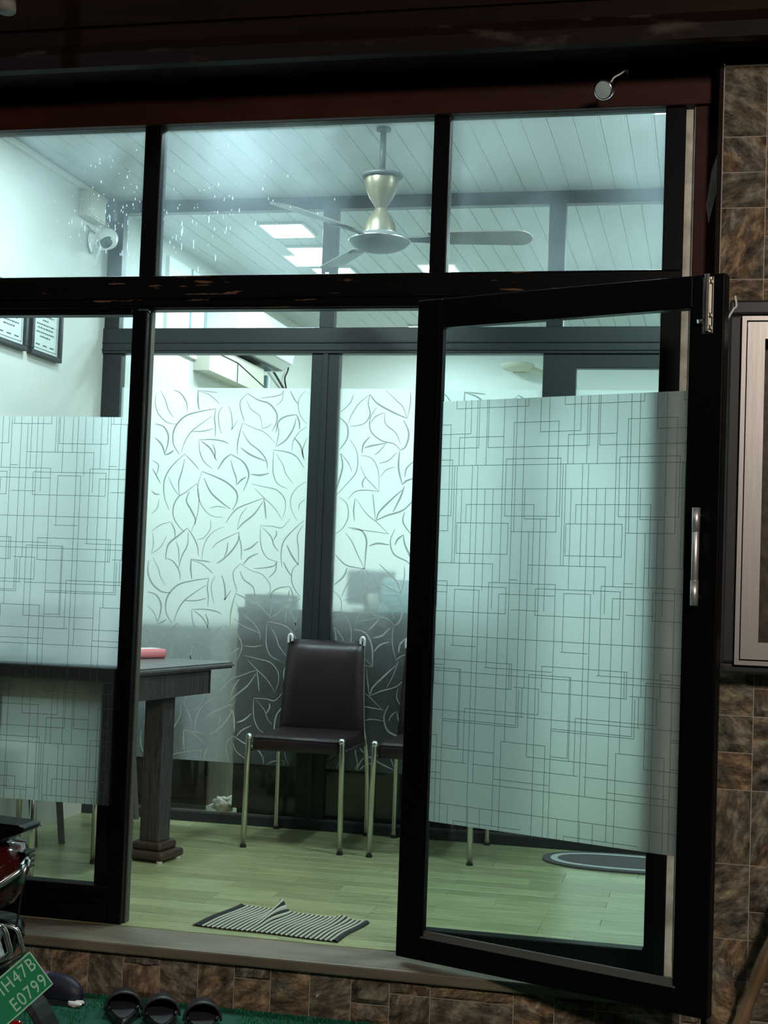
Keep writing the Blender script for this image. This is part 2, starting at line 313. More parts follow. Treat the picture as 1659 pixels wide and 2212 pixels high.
GEO_H=[(1.72,0.145,0.396),(1.641,0.066,0.198),(1.597,0.095,0.227),(1.597,0.26,0.598),(1.63,0.159,0.314),(1.671,0.348,0.498),(1.341,0.348,0.498),(1.561,0.325,0.508),(1.388,0.325,0.508),(1.38,0.021,0.095),(1.543,0.095,0.466),(1.47,0.095,0.466),(1.423,0.19,0.423),(1.366,0.159,0.338),(1.272,0.159,0.338),(1.242,0.038,0.289),(1.172,0.066,0.338),(1.186,0.278,0.502),(1.196,0.348,0.375),(1.161,0.159,0.245),(1.152,0.314,0.502),(0.989,0.154,0.24),(1.019,0.127,0.498),(1.093,0.066,0.338),(1.106,0.357,0.446),(0.928,0.272,0.498),(0.944,0.095,0.365),(0.868,0.095,0.365),(0.917,0.052,0.19),(0.682,0.131,0.186),(0.909,0.131,0.502),(0.674,0.052,0.314),(0.876,0.004,0.087),(0.789,0.052,0.409),(0.8,0.208,0.458),(0.634,0.131,0.208),(0.634,0.24,0.591),(0.763,0.131,0.384),(0.711,0.338,0.484),(0.578,0.131,0.502),(0.597,0.314,0.498),(0.504,0.131,0.502),(0.457,0.181,0.409),(0.757,0.131,0.391)]
LEAF_A=[[(-2.65,2.06),(-2.652,2.006),(-2.631,1.952),(-2.581,1.912),(-2.533,1.906)],[(-2.629,2.074),(-2.6,2.024),(-2.584,1.979),(-2.555,1.939)],[(-2.56,2.074),(-2.521,2.056),(-2.49,2.012),(-2.484,1.971)],[(-2.488,2.075),(-2.497,2.043)],[(-2.432,2.075),(-2.432,2.026),(-2.424,1.976)],[(-2.431,2.069),(-2.379,2.053),(-2.34,2.026),(-2.318,2.007)],[(-2.364,2.04),(-2.403,2.062)],[(-2.431,2.072),(-2.37,2.066),(-2.332,2.062)],[(-2.338,1.983),(-2.413,1.97),(-2.487,1.949),(-2.533,1.908),(-2.552,1.862),(-2.548,1.808),(-2.517,1.759)],[(-2.338,1.983),(-2.343,1.937),(-2.336,1.892),(-2.337,1.847)],[(-2.351,1.95),(-2.41,1.909),(-2.46,1.868),(-2.491,1.818),(-2.506,1.768)],[(-2.46,1.871),(-2.399,1.873),(-2.343,1.887)],[(-2.646,1.839),(-2.609,1.803),(-2.59,1.754)],[(-2.648,1.906),(-2.604,1.893),(-2.578,1.853),(-2.578,1.808),(-2.59,1.763)],[(-2.59,1.754),(-2.565,1.763),(-2.546,1.777)],[(-2.306,1.995),(-2.323,1.955),(-2.317,1.901),(-2.304,1.861)],[(-2.273,2),(-2.257,1.955),(-2.25,1.902),(-2.252,1.884),(-2.223,1.929)],[(-2.18,2.059),(-2.213,2.023),(-2.212,1.983),(-2.196,1.938),(-2.193,1.92)],[(-2.18,2.059),(-2.125,2.028),(-2.069,2.01),(-2.03,1.966),(-2.028,1.922),(-2.049,1.877)],[(-2.181,2.023),(-2.16,1.983),(-2.112,1.948),(-2.098,1.886)],[(-2.098,1.89),(-2.073,1.897),(-2.051,1.913)],[(-2.116,2.037),(-2.081,2.074)],[(-2.112,2.037),(-2.052,2.044),(-2.011,2.055),(-2,2.075)],[(-2,2.075),(-2.005,2.029),(-2.036,1.997)],[(-2.199,1.916),(-2.211,1.867),(-2.22,1.813),(-2.219,1.76)],[(-2.199,1.916),(-2.138,1.89),(-2.081,1.868),(-2.028,1.816)],[(-2.198,1.876),(-2.163,1.823),(-2.105,1.779),(-2.071,1.735),(-2.065,1.696)],[(-2.203,1.795),(-2.151,1.761),(-2.071,1.731)],[(-2.147,1.668),(-2.1,1.664),(-2.055,1.674)],[(-1.929,1.958),(-1.983,1.949),(-2.019,1.922),(-2.028,1.869)],[(-1.929,1.958),(-1.914,1.923),(-1.912,1.888)],[(-1.93,1.941),(-1.944,1.888),(-1.979,1.834),(-2.023,1.805)],[(-2.023,1.913),(-2.015,1.869),(-2.025,1.805)],[(-1.966,2.075),(-1.946,2.038),(-1.922,2.007)],[(-1.888,2.074),(-1.918,2.038),(-1.921,1.985),(-1.901,1.941),(-1.877,1.915)],[(-1.876,1.902),(-1.916,1.87),(-1.942,1.826),(-1.944,1.782)],[(-1.874,1.844),(-1.894,1.782),(-1.881,1.739)],[(-1.938,1.848),(-1.904,1.809),(-1.884,1.747)],[(-2.418,1.83),(-2.411,1.774),(-2.388,1.726),(-2.344,1.691)],[(-2.418,1.83),(-2.35,1.833),(-2.293,1.825),(-2.265,1.812)],[(-2.406,1.824),(-2.358,1.789),(-2.322,1.729)],[(-2.347,1.811),(-2.333,1.776),(-2.334,1.74)],[(-2.253,1.763),(-2.285,1.736),(-2.315,1.687)],[(-2.253,1.763),(-2.196,1.733),(-2.167,1.698),(-2.157,1.654),(-2.181,1.587)],[(-2.252,1.737),(-2.236,1.688),(-2.22,1.648),(-2.217,1.613)],[(-2.214,1.617),(-2.192,1.64),(-2.169,1.654)],[(-2.036,1.787),(-2.037,1.727),(-2.034,1.674),(-2.011,1.626),(-1.96,1.601)],[(-2.036,1.787),(-1.967,1.777),(-1.92,1.755),(-1.882,1.703)],[(-2.022,1.767),(-1.987,1.715),(-1.972,1.675),(-1.934,1.628)],[(-1.984,1.693),(-2.006,1.714)],[(-2.488,1.76),(-2.534,1.719),(-2.57,1.673),(-2.589,1.619),(-2.583,1.547),(-2.556,1.485)],[(-2.488,1.76),(-2.444,1.72),(-2.411,1.685)],[(-2.487,1.737),(-2.499,1.674),(-2.513,1.62),(-2.506,1.558)],[(-2.567,1.646),(-2.538,1.593),(-2.506,1.555)],[(-2.654,1.726),(-2.624,1.708),(-2.623,1.681),(-2.631,1.654)],[(-2.652,1.685),(-2.631,1.654),(-2.607,1.614)],[(-2.651,1.577),(-2.632,1.562),(-2.608,1.56)],[(-2.646,1.465),(-2.619,1.492),(-2.611,1.537)],[(-2.395,1.676),(-2.411,1.622),(-2.412,1.569),(-2.387,1.507),(-2.338,1.463),(-2.277,1.456)],[(-2.395,1.676),(-2.333,1.655),(-2.266,1.625),(-2.217,1.582),(-2.211,1.538),(-2.232,1.493)],[(-2.384,1.645),(-2.348,1.579),(-2.299,1.536),(-2.242,1.497)],[(-2.265,1.501),(-2.308,1.509),(-2.349,1.499)],[(-2.42,1.618),(-2.471,1.576),(-2.512,1.549),(-2.534,1.503),(-2.531,1.45),(-2.501,1.406),(-2.471,1.38)],[(-2.42,1.618),(-2.406,1.56),(-2.409,1.471),(-2.438,1.381)],[(-2.456,1.577),(-2.469,1.532),(-2.443,1.488),(-2.419,1.444),(-2.421,1.417)],[(-2.142,1.621),(-2.142,1.557)],[(-2.142,1.621),(-2.07,1.607),(-2.015,1.595),(-1.977,1.561),(-1.966,1.517),(-1.977,1.464)],[(-2.126,1.601),(-2.078,1.558),(-2.02,1.507),(-1.979,1.45)],[(-2.077,1.554),(-2.141,1.53),(-2.205,1.502),(-2.24,1.466),(-2.262,1.43)],[(-2.077,1.554),(-2.068,1.506),(-2.061,1.453)],[(-2.081,1.536),(-2.12,1.478),(-2.174,1.432),(-2.205,1.4)],[(-2.16,1.508),(-2.189,1.467),(-2.203,1.414)],[(-1.87,1.638),(-1.914,1.606),(-1.94,1.561),(-1.938,1.509),(-1.908,1.452)],[(-1.871,1.554),(-1.898,1.527),(-1.899,1.501)],[(-2.458,1.4),(-2.503,1.361),(-2.553,1.315),(-2.564,1.243)],[(-2.458,1.4),(-2.423,1.354),(-2.402,1.31),(-2.395,1.266)],[(-2.454,1.38),(-2.454,1.318),(-2.48,1.263),(-2.496,1.201)],[(-2.513,1.334),(-2.498,1.29),(-2.494,1.227)],[(-2.544,1.427),(-2.596,1.412),(-2.642,1.379)],[(-2.544,1.427),(-2.523,1.387),(-2.52,1.351)],[(-2.565,1.359),(-2.591,1.305),(-2.639,1.269)],[(-2.637,1.371),(-2.63,1.321),(-2.637,1.272)],[(-2.342,1.445),(-2.34,1.401),(-2.371,1.356),(-2.404,1.346)],[(-2.271,1.412),(-2.321,1.388),(-2.357,1.347),(-2.375,1.293),(-2.376,1.249)],[(-2.195,1.387),(-2.254,1.359),(-2.304,1.331),(-2.327,1.304)],[(-2.195,1.387),(-2.198,1.343),(-2.233,1.289),(-2.277,1.248),(-2.3,1.234)],[(-2.249,1.337),(-2.252,1.297),(-2.264,1.266)],[(-2.194,1.37),(-2.18,1.317),(-2.177,1.255)],[(-2.087,1.421),(-2.086,1.364),(-2.076,1.311),(-2.047,1.268),(-1.991,1.25)],[(-2.087,1.421),(-2.026,1.42),(-1.98,1.415),(-1.94,1.46)],[(-2.076,1.413),(-2.033,1.37),(-2.017,1.331),(-1.993,1.301)],[(-2.008,1.401),(-2.006,1.379),(-2.021,1.353)],[(-1.873,1.451),(-1.924,1.404),(-1.968,1.35),(-1.979,1.288),(-1.972,1.227)],[(-1.875,1.431),(-1.901,1.378),(-1.893,1.308),(-1.892,1.238)],[(-1.953,1.333),(-1.924,1.281),(-1.89,1.238)],[(-2.096,1.346),(-2.132,1.314),(-2.168,1.3)],[(-2.094,1.289),(-2.139,1.265),(-2.165,1.234)]]
LEAF_B=[[(-1.651,2.058),(-1.668,2.014),(-1.711,1.974)],[(-1.571,2.058),(-1.623,2.014),(-1.657,1.961),(-1.673,1.917)],[(-1.571,2.058),(-1.578,2.014),(-1.567,1.962),(-1.597,1.918),(-1.663,1.904)],[(-1.715,1.947),(-1.677,1.908),(-1.675,1.847),(-1.709,1.794)],[(-1.496,2.08),(-1.445,2.033),(-1.408,1.998),(-1.389,1.946)],[(-1.376,2.075),(-1.374,2.016),(-1.387,1.946)],[(-1.571,2.058),(-1.533,2.015),(-1.452,1.972),(-1.387,1.946)],[(-1.537,1.997),(-1.566,1.944),(-1.56,1.883),(-1.509,1.84),(-1.446,1.824),(-1.414,1.794)],[(-1.496,1.973),(-1.54,1.953),(-1.565,1.918)],[(-1.496,1.973),(-1.49,1.919),(-1.439,1.876),(-1.415,1.824)],[(-1.404,1.937),(-1.377,1.877),(-1.388,1.816),(-1.414,1.794)],[(-1.6,1.778),(-1.593,1.822),(-1.563,1.857)],[(-1.482,1.828),(-1.553,1.814),(-1.588,1.804)],[(-1.482,1.828),(-1.516,1.788),(-1.538,1.77)],[(-1.432,1.785),(-1.47,1.745),(-1.514,1.732)],[(-1.661,1.843),(-1.623,1.778),(-1.624,1.69),(-1.671,1.628),(-1.718,1.575)],[(-1.704,1.776),(-1.692,1.715),(-1.707,1.645),(-1.719,1.601)],[(-1.704,1.776),(-1.666,1.733),(-1.646,1.69)],[(-1.604,1.768),(-1.55,1.753),(-1.517,1.692),(-1.511,1.597)],[(-1.511,1.597),(-1.571,1.603),(-1.625,1.595),(-1.659,1.559)],[(-1.605,1.717),(-1.578,1.665),(-1.536,1.623),(-1.511,1.597)],[(-1.578,1.667),(-1.592,1.639),(-1.588,1.613)],[(-1.435,1.716),(-1.477,1.702),(-1.507,1.667)],[(-1.333,1.756),(-1.38,1.712),(-1.388,1.669)],[(-1.335,1.666),(-1.378,1.652),(-1.399,1.632)],[(-1.418,1.79),(-1.42,1.712),(-1.4,1.634)],[(-1.389,1.626),(-1.406,1.573),(-1.439,1.503)],[(-1.399,1.608),(-1.446,1.564),(-1.505,1.502),(-1.517,1.462)],[(-1.34,1.566),(-1.391,1.513),(-1.469,1.485),(-1.521,1.46)],[(-1.54,1.588),(-1.533,1.536),(-1.522,1.462)],[(-1.624,1.564),(-1.63,1.507),(-1.624,1.455)],[(-1.619,1.56),(-1.567,1.492),(-1.512,1.45),(-1.457,1.399)],[(-1.46,1.468),(-1.453,1.399)],[(-1.453,1.399),(-1.546,1.41),(-1.636,1.416)],[(-1.7,1.567),(-1.663,1.533),(-1.656,1.472),(-1.681,1.419),(-1.716,1.392)],[(-1.654,1.424),(-1.591,1.413),(-1.563,1.37),(-1.564,1.301),(-1.566,1.232)],[(-1.666,1.398),(-1.634,1.36),(-1.604,1.3),(-1.566,1.232)],[(-1.619,1.334),(-1.591,1.304)],[(-1.712,1.296),(-1.656,1.246),(-1.566,1.232)],[(-1.548,1.34),(-1.509,1.353),(-1.451,1.348)],[(-1.427,1.422),(-1.447,1.365),(-1.427,1.305),(-1.364,1.273),(-1.339,1.248)],[(-1.386,1.397),(-1.376,1.35),(-1.347,1.291),(-1.339,1.248)],[(-1.386,1.397),(-1.412,1.375),(-1.424,1.348)],[(-1.384,1.505),(-1.388,1.453),(-1.342,1.394)]]
YB = 1.995
rnd = random.Random(7)
def ribbon(bm, pts, y, wd, taper=False):
    """flat printed stroke in the local x-z plane"""
    P = [Vector((p[0], y, p[1])) for p in pts]; n = len(P); prev = None
    for i, p in enumerate(P):
        d = (P[min(i + 1, n - 1)] - P[max(i - 1, 0)]); d.normalize()
        nn = Vector((-d.z, 0, d.x)); k = wd / 2 * ((0.45 + 0.75 * math.sin(PI * i / (n - 1))) if taper else 1)
        a = bm.verts.new(p + nn * k); b = bm.verts.new(p - nn * k)
        if prev: bm.faces.new((prev[0], prev[1], b, a))
        prev = (a, b)
def geo_print(name, x0, x1, z0, z1, dx, dz, y, parent):
    bm = bmesh.new(); q = 0.00075; P = 0.371
    def seg(a, b, c, d):
        a = max(a, x0); b = min(b, x1); c = max(c, z0); d = min(d, z1)
        if a > b or c > d: return
        bm.faces.new([bm.verts.new(v) for v in ((a - q, y, c - q), (b + q, y, c - q), (b + q, y, d + q), (a - q, y, d + q))])
    for kz in (0, -1.302):
        lo, hi = 0.44 + dz + kz, 1.745 + dz + kz
        for k in range(-4, 6):
            for x, c, d in GEO_V:
                X = x + dx + k * P; c2 = max(c + dz + kz, lo); d2 = min(d + dz + kz, hi)
                if x0 <= X <= x1 and d2 > c2: seg(X, X, c2, d2)
            for z, a, b in GEO_H:
                Z = z + dz + kz
                if max(lo, z0) <= Z <= min(hi, z1) and b + dx + k * P > x0 and a + dx + k * P < x1: seg(a + dx + k * P, b + dx + k * P, Z, Z)
    return obj(name, bm, M['fline'], parent)
def leaf_print(name, x0, x1, z0, z1, sets, y, parent):
    bm = bmesh.new(); r = random.Random(3)
    for S, dx, xa, xb in sets:
        for kz in (0, 1, 2):
            for pl in S:
                P = [(p[0] + dx, p[1] - 0.823 * kz) for p in pl]
                P = [(v.x, v.y) for v in smoothpath(P, 6)]
                P = [q for q in P if max(x0, xa) <= q[0] <= min(x1, xb) and z0 <= q[1] <= z1]
                if len(P) > 2: ribbon(bm, P, y, r.choice((0.0034, 0.0042, 0.0052, 0.0068)), True)
    return obj(name, bm, M['lline'], parent)

def sheet(x0, x1, z0, z1, y):
    bm = bmesh.new(); bm.faces.new([bm.verts.new(p) for p in ((x0, y, z0), (x1, y, z0), (x1, y, z1), (x0, y, z1))]); return bm
# ================================================================== SETTING
# ---- floor -------------------------------------------------------
floor = struct(obj('floor', B(-3.0, 0.30, 0.0, 6.3, -0.18, -0.009), M['subfloor']))
plank_cache = {}
def plank(x0, x1, y0, y1):
    key = (round(x1 - x0, 3), round(y1 - y0, 3))
    if key not in plank_cache:
        bm = box(bmesh.new(), 0, key[0], 0, key[1], -0.009, 0.0)
        top = [e for e in bm.edges if all(v.co.z > -0.001 for v in e.verts)]
        bmesh.ops.bevel(bm, geom=top, offset=0.0009, segments=1, affect='EDGES')
        me = bpy.data.meshes.new('plank'); bmesh.ops.recalc_face_normals(bm, faces=bm.faces); bm.to_mesh(me); bm.free(); me.materials.append(M['floor']); plank_cache[key] = me
    o = bpy.data.objects.new('plank', plank_cache[key]); C.objects.link(o); o.parent = floor; o.location = (x0, y0, 0)
ROW = 0.0975; LEN = 0.60
for r in range(28):
    y = 0.004 + r * ROW; off = rnd.choice((0, .12, .2, .31, .4, .47))
    x = -2.93 - off
    while x < 0.15:
        a = max(x, -2.93); b = min(x + LEN, 0.15)
        if b - a > 0.02: plank(round(a, 3), round(b - 0.0012, 3), y, y + ROW - 0.0012)
        x += LEN
obj('backroom_floor', B(-2.93, 0.15, 0.004 + 28 * ROW, 6.24, -0.009, 0.0), M['floor'], floor)
# ---- ceiling with long plastic panels ------------------------------
ceil = struct(obj('ceiling', B(-3.0, 0.30, 0.03, 6.3, 3.022, 3.10), M['groove']))
bm = bmesh.new(); PW = 0.1035
prof = [(0.001, 3.022), (0.001, 3.0115), (0.003, 3.0095), (PW - 0.014, 3.0095), (PW - 0.011, 3.0105), (PW - 0.008, 3.0095), (PW - 0.003, 3.0095), (PW - 0.001, 3.0115), (PW - 0.001, 3.022)]
prism(bm, prof, 0.05, 6.24, 'y'); bmesh.ops.recalc_face_normals(bm, faces=bm.faces)
pm = bpy.data.meshes.new('ceiling_panel'); bm.to_mesh(pm); bm.free(); pm.materials.append(M['ceil'])
for i in range(31):
    o = bpy.data.objects.new('ceiling_panel', pm); C.objects.link(o); o.parent = ceil; o.location = (-2.93 + i * PW, 0, 0)
# ---- walls ----------------------------------------------------------
wl = struct(obj('wall_left', B(-3.05, -2.93, 0.0, 6.25, -0.01, 3.02), M['wall']))
obj('cornice', B(-2.93, -2.905, 0.05, 1.99, 2.975, 3.0, 0.004), M['cream'], wl)
struct(obj('wall_right', B(0.16, 0.28, 0.0, 6.25, -0.01, 3.02), M['wall']))
struct(obj('wall_back', B(-3.05, 0.28, 6.25, 6.37, -0.01, 3.02), M['backwall']))

# ---- front frame (window_1) -----------------------------------------
win = struct(empty('window_1'))
FY0, FY1 = 0.0, 0.055
def bar(name, x0, x1, z0, z1, parent, mt='black', y0=FY0, y1=FY1, bev=0.004):
    return obj(name, B(x0, x1, y0, y1, z0, z1, bev), M[mt], parent)
# uprights: fascia to sill
bar('post', -1.930, -1.876, 0.0, 2.07, win); bar('post', -1.914, -1.852, 2.17, 2.715, win)
bar('post', -0.904, -0.848, 0.0, 2.715, win); bar('post', -0.158, -0.094, 0.0, 2.715, win)
bar('post', -2.99, -2.93, 0.0, 2.715, win)
bar('inner_stile', -1.995, -1.93, 0.06, 0.80, win, y0=0.036, y1=0.075); bar('inner_stile', -2.47, -2.378, 0.06, 0.80, win, y0=0.036, y1=0.075)
bar('inner_stile', -2.93, -2.88, 0.06, 0.80, win, y0=0.036, y1=0.075); bar('inner_rail', -2.93, -1.93, 0.796, 0.858, win, y0=0.036, y1=0.085)
obj('ledge', B(-2.93, -1.97, 0.086, 0.30, 0.835, 0.856, 0.003), M['darkwood'], win); obj('ledge_skirt', B(-2.93, -1.96, 0.076, 0.09, 0.728, 0.796, 0.002), M['brownwood'], win)
tb = bar('transom_rail', -2.93, -0.094, 2.075, 2.186, win, 'chipped', y0=-0.018, y1=0.06, bev=0.008)
obj('transom_bead', B(-2.93, -0.158, -0.026, -0.016, 2.105, 2.118, 0.002), M['black'], win)
bar('top_rail', -2.93, -0.094, 2.705, 2.73, win)
bar('bottom_rail', -2.93, -1.93, 0.0, 0.122, win, y0=0.0, y1=0.06)
obj('glazing_bead', B(-2.93, -1.93, -0.012, 0.002, 0.068, 0.082, 0.002), M['black'], win)
bar('bottom_rail', -0.848, -0.158, 0.0, 0.074, win)
bar('head_rail', -2.93, -1.93, 2.056, 2.08, win); bar('door_head', -1.876, -0.904, 2.072, 2.084, win)
obj('door_stop', B(-1.877, -1.871, 0.03, 0.062, 0.0, 2.075), M['greywood'], win)
def pane(x0, x1, z0, z1, y, parent, mt='glass'):
    return obj('pane', B(x0, x1, y, y + 0.005, z0, z1), M[mt], parent)
pA = pane(-2.93, -1.914, 2.186, 2.705, 0.028, win, 'dusty'); pB = pane(-1.852, -0.904, 2.186, 2.705, 0.028, win, 'dusty'); pane(-0.848, -0.158, 2.186, 2.705, 0.028, win, 'dusty')
pane(-2.93, -1.93, 0.10, 2.06, 0.028, win); pane(-0.848, -0.158, 0.07, 2.08, 0.028, win)
fl = obj('frosted_film', sheet(-2.93, -1.93, 0.385, 1.707, 0.0342), M['film'], win)
geo_print('film_print', -2.93, -1.931, 0.386, 1.706, -2.724, 0.341, 0.0337, fl)
bm = bmesh.new()      # dried drops on the transom glass
def drop(bm, x, z, rx, rz):
    n = 7; ctr = bm.verts.new((x, 0.0255, z)); ring = [bm.verts.new((x + rx * math.cos(2 * PI * k / n), 0.0275, z + rz * math.sin(2 * PI * k / n))) for k in range(n)]
    for k in range(n): bm.faces.new((ctr, ring[(k + 1) % n], ring[k]))
for i in range(190):
    x = rnd.gauss(-1.72, 0.15) if i % 2 else rnd.gauss(-2.02, 0.10); z = rnd.gauss(2.42, 0.11)
    if not (2.20 < z < 2.68) or not (-2.3 < x < -1.2) or -1.92 < x < -1.845: continue
    s = rnd.uniform(0.5, 1.35); drop(bm, x, z, 0.0013 * s, 0.0028 * s * rnd.uniform(1, 2.0 if z > 2.4 else 4.5))
o = obj('dried_drops', bm, M['drop'], win); o['kind'] = 'stuff'
# off-white plaster strip and maroon reveal to the right of the frame
struct(obj('trim_1', B(-0.094, -0.064, 0.012, 0.05, 0.0, 2.70), M['plaster']))
bm = bmesh.new()
for k in range(26):     # ragged broken plaster edge
    z = 0.05 + k * 0.102; box(bm, -0.068, -0.062 + rnd.uniform(0, 0.02) * (1 if k > 19 or k < 18 else 1), -0.002, 0.012, z, z + 0.104, 0.002, 1)
struct(obj('trim_2', bm, M['plaster']))
struct(obj('trim_3', B(-0.066, 0.018, -0.004, 0.05, 0.0, 2.80, 0.003), M['maroon']))
struct(obj('trim_4', B(0.004, 0.018, -0.10, 0.0, 0.0, 2.80, 0.002), M['maroon_d']))
o = bpy.data.objects['trim_3']
bm = bmesh.new(); prism(bm, [(-0.026, 2.39), (-0.012, 2.50), (0.006, 2.555), (0.012, 2.55), (0.010, 2.46), (0.0, 2.41), (-0.018, 2.33)], -0.0055, -0.003, 'y'); obj('peeled_patch', bm, M['plaster'], o)
# fascia and shutter box above the window
struct(obj('trim_5', B(-3.2, 0.018, -0.022, 0.05, 2.706, 2.84, 0.003), M['maroon']))
sb = struct(obj('trim_6', B(-3.2, 1.2, -0.26, 0.02, 2.84, 3.5, 0.01), M['maroon_d']))
bm = bmesh.new()
prism(bm, [(-0.285, 2.815), (-0.262, 2.808), (-0.258, 2.84), (-0.258, 2.885), (-0.268, 2.90), (-0.285, 2.862)], -3.2, 1.2, 'x')
obj('folded_lip', bm, M['lip'], sb)
obj('metal_seam', B(-3.2, 1.2, -0.272, -0.258, 2.955, 2.967, 0.003), M['maroon_d'], sb)
struct(obj('trim_7', B(0.02, 1.2, -0.10, 0.05, 2.80, 2.86), M['maroon_d']))
# door sill slab and ground
sl = struct(obj('trim_8', B(-3.2, 0.06, -0.212, 0.002, -0.036, -0.001, 0.006), M['sill']))
gr = struct(obj('ground', B(-6, 4, -12, 0.0, -0.30, -0.18), M['asphalt']))
tf = obj('turf_carpet', B(-3.2, 0.9, -1.7, -0.20, -0.18, -0.172), M['turf']); tag(tf, 'green artificial turf carpet laid on the ground in front of the stone step', 'turf')
tf['kind'] = 'stuff'
bm = bmesh.new()
for i in range(24000):
    x = rnd.uniform(-2.3, 0.2); y = -0.21 - rnd.random() ** 1.3 * 0.55; h = rnd.uniform(0.006, 0.014); a = rnd.uniform(0, PI); dx, dy = math.cos(a) * 0.0016, math.sin(a) * 0.0016
    if any(a0 < x < a1 and b0 < y < b1 for a0, a1, b0, b1 in ((-1.79, -1.35, -0.56, -0.235), (-2.14, -1.835, -0.38, -0.22), (0.02, 0.15, -0.38, -0.1))): continue
    lx, ly = rnd.uniform(-.006, .006), rnd.uniform(-.006, .006)
    v = [bm.verts.new(p) for p in ((x - dx, y - dy, -0.172), (x + dx, y + dy, -0.172), (x + lx, y + ly, -0.172 + h))]; bm.faces.new(v)
o = obj('turf_blades', bm, M['turf2'], tf); o['kind'] = 'stuff'
# ---- stone cladding -------------------------------------------------
sw = struct(obj('wall_stone', B(0.018, 1.2, -0.094, 0.03, -0.18, 2.80), M['grout']))
sr = struct(obj('wall_step', B(-3.2, 0.018, -0.184, 0.0, -0.18, -0.037), M['grout']))
def stone(x0, x1, z0, z1, yf, parent, name='stone'):
    g = 0.0013; x0 += g; x1 -= g; z0 += g; z1 -= g
    bm = bmesh.new(); nx = 5; nz = 4 if (z1 - z0) < 0.15 else 6; seed = rnd.uniform(0, 50)
    cx, cz = (x0 + x1) / 2, (z0 + z1) / 2
    V = [[None] * (nx + 1) for _ in range(nz + 1)]
    ang = rnd.uniform(0, PI)
    for j in range(nz + 1):
        for i in range(nx + 1):
            x = x0 + (x1 - x0) * i / nx; z = z0 + (z1 - z0) * j / nz
            edge = i in (0, nx) or j in (0, nz)
            s = (math.cos(ang) * (x - cx) + math.sin(ang) * (z - cz))
            nn = noise.noise(Vector((x * 16 + seed, z * 16, seed))) * 0.018 + noise.noise(Vector((s * 40 + seed, 0, seed))) * 0.006
            dep = 0.0015 if edge else 0.012 + nn
            V[j][i] = bm.verts.new((x - cx, -dep, z - cz))
    for j in range(nz):
        for i in range(nx):
            bm.faces.new((V[j][i], V[j][i + 1], V[j + 1][i + 1], V[j + 1][i]))
    ring = [V[0][i] for i in range(nx + 1)] + [V[j][nx] for j in range(1, nz + 1)] + [V[nz][i] for i in range(nx - 1, -1, -1)] + [V[j][0] for j in range(nz - 1, 0, -1)]
    back = [bm.verts.new((v.co.x, 0.004, v.co.z)) for v in ring]
    for i in range(len(ring)):
        k = (i + 1) % len(ring); bm.faces.new((ring[i], back[i], back[k], ring[k]))
    return obj(name, bm, M['stone'], parent, (cx, yf, cz))
zs = [-0.18, -0.08, 0.033, 0.154] + [0.154 + 0.22 * k for k in range(1, 13)]
xs = [0.020, 0.150, 0.272, 0.396, 0.52]
for c in range(len(xs) - 1):
    for a, b in zip(zs, zs[1:]):
        if b > 2.80: b = 2.80
        if b - a > 0.15 and rnd.random() < 0.62:
            mz = a + (b - a) * rnd.choice((0.38, 0.5, 0.6)); stone(xs[c], xs[c + 1], a, mz, -0.094, sw); stone(xs[c], xs[c + 1], mz, b, -0.094, sw)
        else: stone(xs[c], xs[c + 1], a, b, -0.094, sw)
rx = [-2.28, -2.155, -2.03, -1.903, -1.784, -1.658, -1.53, -1.410, -1.291, -1.164, -1.032, -0.911, -0.784, -0.53, -0.408, -0.288, -0.165, -0.04, 0.018]
for a, b in zip(rx, rx[1:]):
    if b - a > 0.2 or rnd.random() < 0.35:
        mz = -0.18 + rnd.choice((0.06, 0.1, 0.11)); stone(a, b, -0.178, mz, -0.184, sr); stone(a, b, mz, -0.04, -0.184, sr)
    else: stone(a, b, -0.178, -0.04, -0.184, sr)

# ---- door leaf (door_1), hinged on the middle post and swung outwards ----
door = struct(empty('door_1', (-0.90, -0.12, 0.0), math.atan2(-0.35, 0.94)))
W = 1.003; L0, L1, Lt, Lb = 0.086, 0.910, 1.976, 0.092; LT = 2.068; LB = 0.022
obj('stile', B(0.0, L0, -0.02, 0.02, LB, LT, 0.004), M['black'], door); obj('stile', B(L1, W, -0.02, 0.02, LB, LT, 0.004), M['black'], door)
obj('top_rail', B(L0, L1, -0.02, 0.02, Lt, LT, 0.004), M['black'], door); obj('bottom_rail', B(L0, L1, -0.02, 0.02, LB, Lb, 0.004), M['black'], door)
bm = bmesh.new(); prism(bm, [(-0.019, Lb - 0.002), (-0.002, Lb - 0.002), (-0.002, Lb + 0.020), (-0.008, Lb + 0.018)], L0, L1, 'x')
obj('glazing_bead', bm, M['greywood'], door)
bm = bmesh.new(); box(bm, L0 - 0.001, L0 + 0.008, -0.016, -0.002, Lb, Lt); obj('glazing_bead', bm, M['black'], door)
bm = bmesh.new(); box(bm, L1 - 0.008, L1 + 0.001, -0.016, -0.002, Lb, Lt); obj('glazing_bead', bm, M['black'], door)
obj('pane', B(L0, L1, 0.0, 0.006, Lb, Lt), M['glass'], door)
f2 = obj('frosted_film', sheet(L0 + 0.001, L1 - 0.001, 0.445, 1.745, -0.0025), M['film'], door)
geo_print('film_print', L0 + 0.002, L1 - 0.002, 0.446, 1.744, 0.0, 0.0, -0.0036, f2)
h = obj('pull_handle', T([(0.948, -0.050, 1.142), (0.948, -0.050, 1.412)], 0.0100, 14), M['handle'], door, smooth=True)
bm = bmesh.new()
for z in (1.165, 1.39): tube(bm, [(0.948, -0.050, z), (0.952, -0.019, z)], 0.006, 10)
obj('standoff', bm, M['chrome'], h, smooth=True)
